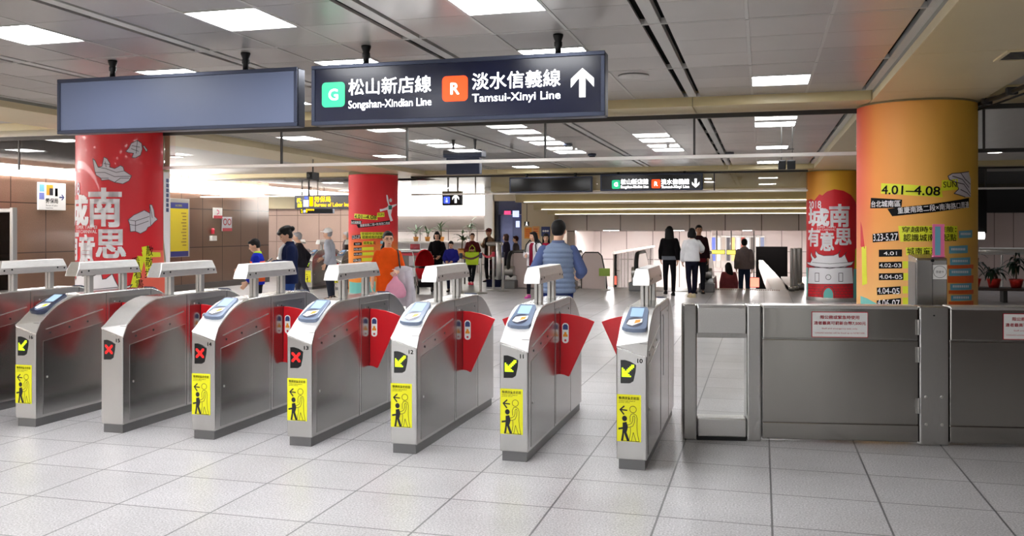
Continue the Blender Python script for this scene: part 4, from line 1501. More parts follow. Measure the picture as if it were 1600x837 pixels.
l = poly(c_rl, [RL(*p) for p in [(350, 668), (390, 672), (352, 836), (312, 836)]], M['lime_print'], t_rl, 'event_banner', 0.0034)
text('看\n看\n書', c_rl, *RL(352, 760), 0.10, 0.42, M['ink_black'], l, 0.0, 0.16, 0.0055)
poly(c_rl, [RL(*p) for p in [(372, 648), (470, 650), (472, 674), (380, 676)]], M['lime_print'], t_rl, 'event_banner', 0.0026)
# white poster strip on the cream side of the same pillar
po_ = poly(c_rl, [(0.565, 2.32), (0.80, 2.34), (0.80, 1.10), (0.63, 1.10), (0.565, 1.45)], M['white_print'], t_rl, 'white_poster', 0.004)
for k in range(7):
    poly(c_rl, rrect(0.63, 0.72, 2.24 - 0.065 * k - 0.05, 2.24 - 0.065 * k, 0.006), M['sticker_blue'], po_, 'poster_letter', 0.005)

# steel validator cabinet standing before the orange pillar, leaflet card on top
q0 = A(1432, 440, 8.0)
q1 = A(1480, 440, 8.0)
cb = thing('validator_cabinet', 'tall steel validator cabinet standing between barrier and orange pillar', 'cabinet', ((q0.x + q1.x) / 2, 8.2, 0))
zt = A(1450, 399, 8.0).z
mb = MB()
mb.prism([(8.0, 0.0), (8.0, zt - 0.035), (8.02, zt - 0.02), (8.42, zt), (8.44, zt - 0.015), (8.44, 0.0)], lambda y, z: (q0.x, y, z), lambda y, z: (q1.x, y, z))
mb.obj('body', M['steel_dark'], cb, 0.006)
xm = A(1457, 440, 8.0).x
box('door_seam', M['screw'], xm - 0.002, xm + 0.002, 7.997, 8.001, 0.06, zt - 0.06, cb)
MB().tube((xm, 7.992, A(1457, 407, 8.0).z), (xm, 8.005, A(1457, 407, 8.0).z), 0.013).obj('door_lock', M['black'], cb)
F8 = front(7.999)
st = pxpoly(F8, [(1457.5, 414), (1479.5, 413.5), (1479.5, 436), (1457.5, 436)], M['sticker_white'], cb, 'round_mark_sticker', 0.001)
u, v = F8.uv(1468.5, 424.5)
poly(F8, stroke(circ(u, v, 0.048, 28), 0.003, True), M['ink'], st, 'ring_print', 0.002)
text('悠遊卡', F8, u, v, 0.06, 0.02, M['ink'], st, 0, 0, 0.002)
box('side_cover', M['plinth'], q0.x - 0.004, q0.x, 8.03, 8.41, 0.05, zt - 0.06, cb)
u0, v0 = A(1457, 398, 8.1).x, A(1457, 398, 8.1).z
u1, v1 = A(1475.5, 350, 8.1).x, A(1475.5, 350, 8.1).z
cd = thing('leaflet_card', 'pink edged leaflet card standing on top of the validator cabinet', 'card', ((u0 + u1) / 2, 8.1, zt - 0.02))
mb = MB()
mb.box(u0, u1, 8.095, 8.105, zt - 0.012, v1)
mb.obj('card', M['pink_print'], cd)
box('card_print', M['blue_print'], u0 + 0.018, u1 - 0.030, 8.093, 8.0955, zt + 0.0, v1 - 0.02, cd)
box('card_foot', M['pink_print'], u0, u1, 8.06, 8.14, zt - 0.013, zt - 0.004, cd)


# ================================================================ LEFT WALL: SIGNS AND MAP BOARD
class WallL(Plane):
    pass


FW = Plane((-14.2, 0, 0), (0, 1, 0), (0, 0, 1), (1, 0, 0))


def wall_board(label, name, cat, x0, y0, x1, y1, m, th=0.03):
    ua, va = FW.uv(x0, y1)
    ub, vb = FW.uv(x1, y0)
    # level plate: use the middle heights of the leaning picture edges
    t = thing(name, label, cat, (-14.2, (ua + ub) / 2, va))
    box('plate', m, -14.195, -14.2 + th, ua, ub, va, vb, t, 0.004)
    return t, Plane((-14.2 + th, 0, 0), (0, 1, 0), (0, 0, 1), (1, 0, 0)), ua, ub, va, vb


t, Fp, ua, ub, va, vb = wall_board('white wall sign with exit one, blue arrow and small pictograms', 'wall_sign', 'wall sign', 57.5, 287, 101, 327.5, M['sticker_white'])
w, h = ub - ua, vb - va


def WP(a, b):
    return (ua + a * w, vb - b * h)


poly(Fp, [WP(0.05, 0.08), WP(0.22, 0.08), WP(0.22, 0.34), WP(0.05, 0.34)], M['blue_print'], t, 'toilet_symbol', 0.001)
poly(Fp, [WP(0.04, 0.38), WP(0.22, 0.38), WP(0.22, 0.62), WP(0.04, 0.62)], mat('violet print', srgb(120, 130, 200), 0.45), t, 'lift_symbol', 0.001)
e = poly(Fp, [WP(0.29, 0.08), WP(0.53, 0.08), WP(0.53, 0.46), WP(0.29, 0.46)], M['sticker_orange'], t, 'exit_symbol', 0.001)
poly(Fp, [WP(0.40, 0.20), WP(0.53, 0.20), WP(0.53, 0.46), WP(0.40, 0.46)], M['ink'], e, 'doorway', 0.002)
text('1', Fp, *WP(0.65, 0.34), w * 0.07, h * 0.28, M['ink_black'], t, 0.02, 0, 0.001)
text('勞保局', Fp, *WP(0.49, 0.66), w * 0.44, h * 0.18, M['ink'], t, 0.015, 0, 0.001)
text('Bureau of Labor', Fp, *WP(0.49, 0.83), w * 0.42, h * 0.06, M['ink'], t, 0, 0, 0.001)
text('Insurance', Fp, *WP(0.40, 0.92), w * 0.25, h * 0.055, M['ink'], t, 0, 0, 0.001)
u, v = WP(0.85, 0.52)
poly(Fp, arrow_pts(u, v, w * 0.19, -PI / 2), M['sticker_blue'], t, 'arrow', 0.001)

t, Fp, ua, ub, va, vb = wall_board('tall yellow information board with navy header on the brown wall', 'information_board', 'board', 262, 311, 292, 402, M['alu'], 0.08)
w, h = ub - ua, vb - va
navy = mat('navy board', srgb(40, 48, 130), 0.35)
yb = mat('yellow board', srgb(226, 206, 20), 0.35)
poly(Fp, [WP(-0.0, 0.07), WP(0.93, 0.07), WP(0.93, 0.17), WP(-0.0, 0.17)], navy, t, 'header', 0.001)
poly(Fp, [WP(-0.0, 0.17), WP(0.93, 0.17), WP(0.93, 0.90), WP(-0.0, 0.90)], yb, t, 'yellow_field', 0.001)
poly(Fp, [WP(-0.0, 0.90), WP(0.93, 0.90), WP(0.93, 0.99), WP(-0.0, 0.99)], navy, t, 'footer', 0.001)
text('出口資訊', Fp, *WP(0.42, 0.12), w * 0.34, h * 0.035, M['lime_print'], t, 0, 0, 0.002)
pl = []
for k in range(11):
    y = 0.24 + 0.055 * k
    a = 0.62 if k % 3 else 0.55
    pl.append([WP(a, y), WP(0.82, y), WP(0.82, y + 0.018), WP(a, y + 0.018)])
poly(Fp, pl, mat('ochre print', srgb(150, 120, 20), 0.5), t, 'listing', 0.002)

t, Fp, ua, ub, va, vb = wall_board('white notice with red foot on brown wall beside the boy', 'wall_notice', 'notice', 332, 325, 346, 341, M['sticker_white'])
w, h = ub - ua, vb - va
poly(Fp, [WP(0, 0.72), WP(1, 0.72), WP(1, 1), WP(0, 1)], M['ink_red'], t, 'red_foot', 0.001)
poly(Fp, stroke([WP(0.4, 0.2), WP(0.6, 0.3), WP(0.6, 0.5), WP(0.4, 0.6)], 0.03), M['pink_print'], t, 'ear_symbol', 0.001)
t, Fp, ua, ub, va, vb = wall_board('red and white pictogram notice lower on the brown wall, nearer the boy', 'wall_notice', 'notice', 346, 339, 361, 361, M['pale_print'])
w, h = ub - ua, vb - va
poly(Fp, [WP(0, 0.78), WP(1, 0.78), WP(1, 1), WP(0, 1)], M['ink_red'], t, 'red_foot', 0.001)
pl = []
for cx in (0.28, 0.72):
    c = WP(cx, 0.35)
    pl += stroke(circ(c[0], c[1], w * 0.17, 14), 0.03, True)
poly(Fp, pl, M['ink_red'], t, 'ban_symbols', 0.001)
t, Fp, ua, ub, va, vb = wall_board('small white call box under a red light on brown wall', 'call_box', 'call box', 327, 368, 334, 376, M['sticker_white'], 0.1)
w, h = ub - ua, vb - va
MB().lathe((-14.16, (ua + ub) / 2, vb + 0.05), [(0.05, 0), (0.05, 0.12), (0.03, 0.15)], 14).obj('red_light', M['ink_red'], t, smooth=True)
# glass partition with a steel post at the far left edge
pA = AD(21, 400, 9.5)
gp = thing('glass_partition', 'glass partition with slim steel post behind the leftmost gates', 'partition', (pA.x, pA.y, 0))
zt = AD(21, 324, 9.5).z
MB().box(pA.x - 0.022, pA.x + 0.022, pA.y - 0.03, pA.y + 0.03, 0, zt).obj('post', M['alu'], gp, 0.006)
MB().box(pA.x - 1.5, pA.x - 0.03, pA.y - 0.006, pA.y + 0.006, 0.1, zt - 0.05).obj('glass_pane', M['glass'], gp)
MB().box(pA.x - 1.5, pA.x - 0.02, pA.y - 0.025, pA.y + 0.025, zt - 0.05, zt - 0.01).obj('top_rail', M['alu'], gp, 0.004)
MB().box(pA.x - 1.5, pA.x - 0.02, pA.y - 0.025, pA.y + 0.025, 0.05, 0.1).obj('bottom_rail', M['alu'], gp, 0.004)
# banner hanging between partition and red pillar
b0, b1 = A(118.5, 305, 12.5), A(123.5, 405, 12.5)
bn = thing('standing_banner', 'slim violet and white banner edge left of the wide red pillar', 'banner', (b0.x + 0.2, 12.5, 0))
box('cloth', M['white_print'], b0.x, b0.x + 0.45, 12.49, 12.51, b1.z, b0.z, bn)
box('violet_field', mat('violet cloth', srgb(150, 90, 190), 0.6), b0.x, b0.x + 0.45, 12.486, 12.49, b0.z - 0.45, b0.z, bn)
box('black_field', M['black'], b0.x, b0.x + 0.45, 12.486, 12.49, b0.z - 0.62, b0.z - 0.45, bn)
MB().tube((b0.x + 0.42, 12.52, 0), (b0.x + 0.42, 12.52, b0.z), 0.014).obj('pole', M['alu'], bn)
MB().lathe((b0.x + 0.42, 12.52, 0), [(0.16, 0), (0.16, 0.015), (0.03, 0.03)], 20).obj('base', M['plinth'], bn)


# ================================================================ CEILING FITTINGS
def speaker_pair():
    Y = 12.6
    t = thing('twin_speakers', 'pair of black box speakers hung from a ceiling bracket left of castle pillar', 'speaker', tuple(A(1229, 258, Y)))
    for a, b in ((1216, 1228), (1230, 1243)):
        p, q = A(a, 264.5, Y), A(b, 250, Y)
        MB().box(p.x, q.x, Y, Y + 0.12, p.z, q.z).obj('speaker_box', M['black'], t, 0.01)
    mb = MB()
    p, q = A(1221, 250, Y + 0.06), A(1238, 250, Y + 0.06)
    for x in (p.x, q.x):
        mb.box(x - 0.006, x + 0.006, Y + 0.05, Y + 0.07, p.z, ZC)
    z = A(1229, 233, Y + 0.06).z
    mb.box(p.x - 0.02, q.x + 0.02, Y + 0.05, Y + 0.07, z - 0.008, z + 0.008)
    mb.obj('bracket', M['rail_dark'], t)


speaker_pair()
for px, py, lbx in ((887, 224, 'dark dome camera on ceiling below right end of the navy sign'), (925, 240, 'small dark dome camera farther back on the mid ceiling'), (1140, 238, 'small dark dome camera left of the twin speakers')):
    p = G(px, py, ZC)
    t = thing('dome_camera', lbx, 'camera', p, 0, 'ceiling dome cameras')
    MB().lathe((0, 0, 0), [(0.075, 0.0), (0.08, -0.03), (0.07, -0.04)], 20).obj('mount', M['sign_frame'], t, local=True, smooth='auto')
    MB().ell((0, 0, -0.04), 0.062, 0.062, 0.062).obj('dome', M['black_glossy'], t, local=True, smooth=True)
p = A(488, 275, 15.0)
t = thing('security_camera', 'black box camera hung from ceiling left of the narrow red pillar', 'camera', tuple(p))
MB().box(-0.06, 0.06, -0.12, 0.16, -0.07, 0.07).obj('housing', M['black'], t, 0.012, local=True)
MB().tube((0, 0.02, 0.06), (0, 0.02, ZC - p.z), 0.014).obj('drop_rod', M['rail_dark'], t, local=True)
MB().tube((0, -0.15, 0), (0, -0.11, 0), 0.035).obj('lens', M['black_glossy'], t, local=True)
p = G(990, 118, ZC)
t = thing('ceiling_speaker', 'flat round ceiling speaker right of the navy sign', 'speaker', p)
MB().lathe((0, 0, 0), [(0.14, 0.0), (0.135, -0.014), (0.10, -0.012)], 28).obj('grille', M['joint'], t, local=True, smooth='auto')
p = G(1592, 86, ZS)
t = thing('air_grille', 'slatted air grille in cream soffit at the right picture edge', 'vent', p)
mb = MB()
for k in range(6):
    mb.box(-0.10, 0.42, -0.18 + k * 0.06, -0.145 + k * 0.06, -0.006, 0.004)
mb.obj('slats', M['rail_dark'], t, local=True)
mb = MB()
for a in ((-0.13, 0.45, -0.22, -0.19), (-0.13, 0.45, 0.16, 0.19), (-0.13, -0.10, -0.19, 0.16), (0.42, 0.45, -0.19, 0.16)):
    mb.box(a[0], a[1], a[2], a[3], -0.012, 0.004)
mb.obj('frame', M['cream'], t, 0.003, local=True)
# dark conduit running under the soffit edge right of the orange pillar
c0, c1 = G(1524, 166, ZS - 0.03), G(1603, 134, ZS - 0.03)
t = thing('conduit', 'dark conduit with clamps running along the soffit right of orange pillar', 'conduit', tuple(c0))
MB().path([c0, c0.lerp(c1, 0.3) + Vector((0, 0, 0.01)), c0.lerp(c1, 0.5) + Vector((0, 0, -0.005)), c1, c1 + (c1 - c0)], 0.022).obj('pipe', M['rail_dark'], t, smooth=True)
MB().path([c0 + Vector((-0.04, 0, -0.06)), c0.lerp(c1, 0.4) + Vector((0.02, 0, -0.05)), c1 + Vector((0.03, 0, -0.05))], 0.010).obj('cable', M['rubber'], t, smooth=True)
for f in (0.25, 0.75):
    q = c0.lerp(c1, f)
    MB().box(q.x - 0.05, q.x + 0.05, q.y - 0.03, q.y + 0.03, q.z - 0.03, ZS + 0.01).obj('clamp', M['rail_dark'], t, 0.01)


# ================================================================ FAR HALL: LIFT, COUNTER, POSTS, PLANTS
Yl = 28.5
xa, xb = A(757, 350, Yl).x, A(770, 350, Yl).x
struct(box('trim_16', M['alu'], xa, xb, Yl, Yl + 0.3, 0, 2.96))
xc, xd = A(772, 350, Yl).x, A(815, 350, Yl).x
xe = A(866, 350, Yl).x
mb = MB()
mb.box(xb, xc, Yl, Yl + 2, 0, 2.96)
mb.box(xd, xe, Yl, Yl + 2, 0, 2.5)
mb.box(xb, xe, Yl, Yl + 2, 2.5, 2.96)
struct(mb.obj('wall_lift', mat('warm lift wall', srgb(206, 190, 160), 0.4)))
lf = thing('lift', 'blue lit lift entrance with navy sign and red digits behind escalators', 'lift', ((xc + xd) / 2, Yl + 0.3, 0))
box('door_leaf', mat('blue lift door', srgb(112, 122, 168), 0.25, 0.3), xc + 0.12, (xc + xd) / 2 + 0.1, Yl + 0.25, Yl + 0.3, 0, 2.05, lf)
box('door_leaf', mat('blue lift door two', srgb(88, 98, 140), 0.25, 0.3), (xc + xd) / 2 + 0.105, xd, Yl + 0.25, Yl + 0.3, 0, 2.05, lf)
box('jamb', M['sign_navy'], xc, xc + 0.12, Yl + 0.1, Yl + 0.3, 0, 2.5, lf)
box('header_sign', mat('navy lift sign', srgb(34, 44, 92), 0.3), xc + 0.02, xd, Yl + 0.12, Yl + 0.25, 2.06, 2.5, lf)
Fl = front(Yl + 0.118)
pxpoly(Fl, [(788, 329.5), (798, 329.5), (798, 335), (788, 335)], mat('red digits', srgb(255, 60, 110), 0.4, emit=1.2), lf, 'digit_display', 0.001)
pxpoly(Fl, [(801, 329), (811, 329), (811, 339), (801, 339)], M['violet_lit'], lf, 'lift_symbol', 0.001)
pxpoly(front(Yl + 0.245), [(806, 345), (812, 345), (812, 355), (806, 355)], M['violet_lit'], lf, 'door_window', 0.002)
Fw = front(Yl - 0.002)
for a in ((819.5, 355, 831, 372.5, M['sticker_orange'], 'left of the two orange posters on lift wall'), (832, 353.5, 843, 372.5, mat('pale orange print', srgb(240, 176, 110), 0.5), 'right of the two orange posters on lift wall'), (846, 354, 859.5, 369, M['sticker_blue'], 'blue poster with white figures on lift wall')):
    ua, va = Fw.uv(a[0], a[3])
    ub, vb = Fw.uv(a[2], a[1])
    t = thing('wall_poster', a[5], 'poster', ((ua + ub) / 2, Yl, va))
    box('sheet', a[4], ua, ub, Yl - 0.02, Yl, va, vb, t)
    pl = []
    Fq = front(Yl - 0.021)
    if 'blue' in a[5]:
        for k in range(3):
            pl.append(circ(ua + (ub - ua) * (0.25 + 0.25 * k), va + (vb - va) * 0.55, 0.035, 10))
        poly(Fq, pl, M['white_print'], t, 'figures', 0.001)
    else:
        for k in range(4):
            y = va + (vb - va) * (0.2 + 0.18 * k)
            pl.append([(ua + 0.04, y), (ub - 0.05, y), (ub - 0.05, y + 0.03), (ua + 0.04, y + 0.03)])
        poly(Fq, pl, M['orange_print'], t, 'printed_lines', 0.001)
t = thing('hanging_sign', 'small black hanging sign above the orange posters', 'hanging sign', tuple(A(823, 352, Yl - 0.3)))
p, q = A(820, 353, Yl - 0.3), A(827, 346, Yl - 0.3)
box('face_panel', M['sign_black'], p.x, q.x, Yl - 0.35, Yl - 0.3, p.z, q.z, t)
poly(front(Yl - 0.351), stroke([((p.x * 2 + q.x) / 3, p.z + 0.02), ((p.x + q.x) / 2, q.z - 0.02), ((p.x + q.x * 2) / 3, p.z + 0.02)], 0.02), M['white_lit'], t, 'symbol', 0.001)
MB().tube(((p.x + q.x) / 2, Yl - 0.325, q.z), ((p.x + q.x) / 2, Yl - 0.325, 2.96), 0.01).obj('hanger_rod', M['rail_dark'], t)

# service counter, its glass screen and red sign
Yk = 24.6
x0, x1 = A(600, 400, Yk).x, A(655, 400, Yk).x
k = thing('service_counter', 'white topped service counter with red band right of narrow red pillar', 'counter', ((x0 + x1) / 2, Yk, 0))
box('body', mat('grey counter', srgb(128, 122, 118), 0.35), x0, x1, Yk + 0.05, Yk + 0.9, 0, 0.86, k, 0.01)
box('red_band', M['ink_red'], x0 - 0.01, x1 + 0.01, Yk + 0.03, Yk + 0.92, 0.80, 0.88, k, 0.005)
box('worktop', M['white_print'], x0 - 0.05, x1 + 0.06, Yk - 0.03, Yk + 0.96, 0.90, 0.97, k, 0.01)
for px, c, y0, y1 in ((645, M['white_print'], 418, 432), (643, M['pale_print'], 400, 415), (650, M['teal_print'], 404, 416)):
    pxpoly(front(Yk + 0.048), [(px - 4, y0), (px + 4, y0), (px + 4, y1), (px - 4, y1)], c, k, 'posted_sheet', 0.001)
box('glass_screen', M['glass'], x0, x1, Yk + 0.05, Yk + 0.06, 0.97, 1.30, k)
t = thing('counter_sign', 'small red and white sign standing on the service counter', 'sign', tuple(A(646, 391, Yk + 0.3)))
p, q = A(640, 391, Yk + 0.3), A(657, 380, Yk + 0.3)
box('plate', M['white_print'], p.x, q.x, Yk + 0.3, Yk + 0.33, 0.97, q.z, t)
box('red_field', M['ink_red'], p.x + 0.02, q.x - 0.02, Yk + 0.296, Yk + 0.3, p.z + 0.03, q.z - 0.02, t)


def potted_plant(label, p, h, spread, pot_r, pot_h, leaves, pm, lm, name='potted_plant', droop=0.5, seed=1, llen=0.3, lw=0.05):
    rnd = random.Random(seed)
    t = thing(name, label, 'plant', tuple(p))
    MB().lathe((0, 0, 0), [(pot_r * 0.7, 0), (pot_r * 0.95, pot_h * 0.8), (pot_r, pot_h * 0.8), (pot_r * 1.03, pot_h), (pot_r * 0.85, pot_h), (pot_r * 0.82, pot_h - 0.02)], 18).obj('pot', pm, t, local=True, smooth='auto')
    MB().lathe((0, 0, 0), [(0.01, pot_h - 0.03), (pot_r * 0.86, pot_h - 0.025)], 16).obj('soil', M['soil'], t, local=True)
    st = MB()
    lv = MB()
    tops = []
    for i in range(3):
        a = rnd.uniform(0, 2 * PI)
        b = Vector((0.02 * math.cos(a), 0.02 * math.sin(a), pot_h - 0.03))
        e = Vector((spread * 0.18 * math.cos(a), spread * 0.18 * math.sin(a), h * rnd.uniform(0.55, 0.8)))
        st.path([b, b.lerp(e, 0.5) + Vector((0, 0, 0.02)), e], 0.010, 6)
        tops.append((b, e))
    st.obj('stem', M['stem'], t, local=True, smooth=True)
    for i in range(leaves):
        b, e = tops[i % 3]
        f = rnd.uniform(0.55, 1.0)
        o = b.lerp(e, f)
        a = rnd.uniform(0, 2 * PI)
        L = llen * rnd.uniform(0.7, 1.2)
        up = rnd.uniform(0.1, 1.1)
        d = Vector((math.cos(a), math.sin(a), 0))
        s = Vector((-math.sin(a), math.cos(a), 0))
        pts = []
        for q in range(6):
            x = q / 5
            c = o + d * L * x * 0.9 + Vector((0, 0, L * (up * x - droop * 1.6 * x * x)))
            wd = lw * math.sin(PI * min(0.97, 0.12 + 0.86 * x)) * 0.5
            pts.append((c - s * wd, c + Vector((0, 0, -0.006)), c + s * wd))
        vs = [v for r in pts for v in r]
        fs = []
        for q in range(5):
            for z in range(2):
                fs.append((q * 3 + z, q * 3 + z + 1, (q + 1) * 3 + z + 1, (q + 1) * 3 + z))
        lv.add(vs, fs)
    lv.obj('leaves', lm, t, local=True, smooth=True, recalc=False)
    return t


led = 30.20
for px, hh, lb_, sd in ((650, 0.55, 'green plant at left end of the rear ledge behind the stroller', 3), (668, 0.62, 'green plant on rear ledge directly left of the woman in black', 4), (690, 0.72, 'green plant on rear ledge between woman in black and blue jacket', 5)):
    p = A(px, 380, led + 0.15)
    potted_plant(lb_, (p.x, led + 0.15, 1.14), hh, 0.4, 0.10, 0.16, 22, M['pot_orange'], M['leaf'], 'ledge_plant', 0.25, sd, 0.34, 0.05)
p = G(719, 446)
t = thing('planter_stand', 'ochre planter box on a stand left of the woman with lime bag', 'planter', tuple(A(720, 408, 24.5))[:2] + (0,))
q = A(720, 400, 24.5)
box('planter_box', M['pot_orange'], q.x - 0.16, q.x + 0.14, 24.4, 24.7, 0.72, 0.98, t, 0.01)
for dx in (-0.13, 0.11):
    box('leg', M['rail_dark'], q.x + dx - 0.015, q.x + dx + 0.015, 24.5, 24.56, 0, 0.72, t)
potted_plant('leafy plant growing in the ochre planter box', (q.x, 24.55, 0.96), 0.62, 0.35, 0.10, 0.06, 26, M['pot_orange'], M['leaf'], 'leafy_plant', 0.3, 8, 0.30, 0.06)
p = A(738, 362, 30.6)
potted_plant('white flowering plant on rear ledge above the woman with lime bag', (p.x, led + 0.15, 1.14), 0.95, 0.3, 0.10, 0.16, 24, M['white_print'], M['leaf'], 'ledge_plant', 0.3, 9, 0.26, 0.07)

# right aisle: planter bench with three red pots, long round handrail, dark post
Yr = 21.5
x0, x1 = A(1500, 450, Yr).x, A(1640, 450, Yr).x
zb_ = A(1555, 449, Yr).z
bch = thing('planter_bench', 'low dark bench carrying the red pots right of the orange pillar', 'bench', ((x0 + x1) / 2, Yr, 0))
box('seat_slab', mat('dark bench stone', srgb(58, 46, 42), 0.4), x0, x1, Yr - 0.2, Yr + 0.3, zb_ - 0.06, zb_, bch, 0.008)
for f in (0.15, 0.5, 0.85):
    xx = x0 + (x1 - x0) * f
    box('support', M['rail_dark'], xx - 0.04, xx + 0.04, Yr - 0.1, Yr + 0.2, 0, zb_ - 0.06, bch)
for px, hh, nl, lb_, sd in ((1522, 0.95, 26, 'dark leafy plant half hidden by the right edge of orange pillar', 11), (1553, 0.62, 30, 'shorter drooping plant in red pot right of the orange pillar', 12), (1588, 0.95, 30, 'taller plant in red pot at the right picture edge', 13)):
    p = A(px, 449, Yr)
    potted_plant(lb_, (p.x, Yr, zb_), hh, 0.5, 0.14, 0.19, nl, M['pot_red'], M['leaf_dark'], 'potted_plant', 0.6, sd, 0.36, 0.07)
hp, hq = A(1530, 392, 23.5), A(1650, 386, 23.5)
t = thing('handrail', 'thick pale round handrail crossing behind the red pots', 'handrail', tuple(hp))
MB().tube(hp, Vector((hq.x, 23.5, hp.z)), 0.085, n=20).obj('tube', M['rail_white'], t, smooth='auto')
for f in (0.3, 0.9):
    q = hp.lerp(Vector((hq.x, 23.5, hp.z)), f)
    MB().tube((q.x, 23.5, 0), (q.x, 23.5, q.z), 0.03).obj('post', M['alu'], t)
p = A(1534, 350, 22.6)
t = thing('dark_column', 'short dark hanging column ending in a white cylinder lamp', 'lamp', tuple(p))
box('shaft', M['black'], A(1526, 350, 22.6).x, A(1541, 350, 22.6).x, 22.55, 22.8, A(1534, 364, 22.6).z, 2.96, t)
pp, qq = A(1523, 368, 22.5), A(1538, 368, 22.5)
MB().tube((pp.x, 22.5, pp.z), (qq.x, 22.5, pp.z), 0.085, n=18).obj('lamp_shade', mat('lit lamp', (1, 1, 1, 1), 0.4, emit=1.4), t, smooth='auto')

# queue posts
def queue_post(label, px, py, belt=None, h=0.98, red=False):
    p = G(px, py)
    t = thing('queue_post', label, 'queue post', tuple(p))
    MB().lathe((0, 0, 0), [(0.17, 0), (0.17, 0.012), (0.05, 0.035), (0.032, 0.04)], 24).obj('base', M['alu'], t, local=True, smooth='auto')
    MB().lathe((0, 0, 0), [(0.032, 0.03), (0.032, h)], 16).obj('pole', M['alu'], t, local=True, smooth='auto')
    MB().lathe((0, 0, 0), [(0.04, h - 0.12), (0.042, h - 0.1), (0.042, h), (0.03, h + 0.012)], 16).obj('belt_head', M['ink_red'] if red else M['sign_frame'], t, local=True, smooth='auto')
    if belt:
        e = G(*belt)
        d = Vector(e - p)
        mb = MB()
        n_ = Vector((-d.y, d.x, 0)).normalized() * 0.002
        for k in range(8):
            a, b = k / 8, (k + 1) / 8
            za, zb = h - 0.03 - 0.10 * math.sin(PI * a), h - 0.03 - 0.10 * math.sin(PI * b)
            pa, pb = d * a, d * b
            mb.add([pa - n_ + Vector((0, 0, za - 0.025)), pb - n_ + Vector((0, 0, zb - 0.025)), pb - n_ + Vector((0, 0, zb + 0.025)), pa - n_ + Vector((0, 0, za + 0.025)),
                    pa + n_ + Vector((0, 0, za - 0.025)), pb + n_ + Vector((0, 0, zb - 0.025)), pb + n_ + Vector((0, 0, zb + 0.025)), pa + n_ + Vector((0, 0, za + 0.025))],
                   [(0, 1, 2, 3), (7, 6, 5, 4), (3, 2, 6, 7), (0, 4, 5, 1)])
        mb.obj('belt', M['ink_red'] if red else mat('brown belt', srgb(92, 60, 50), 0.7), t, local=True)
    return t


queue_post('slim queue post in front of the ochre planter', 720, 459, (751, 458))
queue_post('slim queue post in front of the woman with lime bag', 751, 458)
queue_post('slim queue post with red belt before the man in cap', 771, 453.5, (753, 452), red=True)
queue_post('slim queue post right of the steel rail end', 786, 455)

# steel guard frame with dark foot beside the left escalator
Yg = 23.6
x0, x1 = A(764, 400, Yg).x, A(783, 400, Yg).x
zt = A(774, 379, Yg).z
t = thing('guard_rail', 'steel guard rail end with dark foot beside the left escalator', 'guard rail', ((x0 + x1) / 2, Yg, 0))
MB().tube((x1 - 0.07, Yg, 0), (x1 - 0.07, Yg, zt), 0.075, n=18).obj('post', M['alu'], t, smooth='auto')
MB().tube((x0 - 0.02, Yg, zt - 0.03), (x1, Yg, zt - 0.03), 0.055, n=18, round_=True).obj('rail', M['alu'], t, smooth='auto')
MB().box(x0, x1 - 0.12, Yg - 0.03, Yg + 0.03, 0.05, zt - 0.1).obj('glass_pane', M['glass'], t)
MB().box(x0 - 0.03, x1 + 0.02, Yg - 0.15, Yg + 0.1, 0, 0.2).obj('foot', M['sign_navy'], t, 0.01)
# steel bollard posts right of the stairs
Yp = 23.9
for k_, (px, w_, lb_) in enumerate(((1237, 5, 'thin bright steel post right of the stairs'), (1243.5, 6, 'steel post standing second right of the stairs'), (1251, 8, 'thick steel post nearest to castle pillar'))):
    p = A(px, 450, Yp)
    r_ = w_ / 2 * 23 / FPX
    t = thing('steel_post', lb_, 'post', (p.x, Yp + 0.3 * k_, 0), 0, 'steel posts by the stairs')
    MB().lathe((0, 0, 0), [(r_, 0), (r_, 1.05), (r_ * 0.9, 1.08), (r_ * 0.5, 1.09)], 20).obj('tube', M['alu'], t, local=True, smooth='auto')
    MB().lathe((0, 0, 0), [(r_ * 1.8, 0), (r_ * 1.8, 0.10 if k_ < 2 else 0.16), (r_, 0.13 if k_ < 2 else 0.2)], 20).obj('collar', M['steel'], t, local=True, smooth='auto')


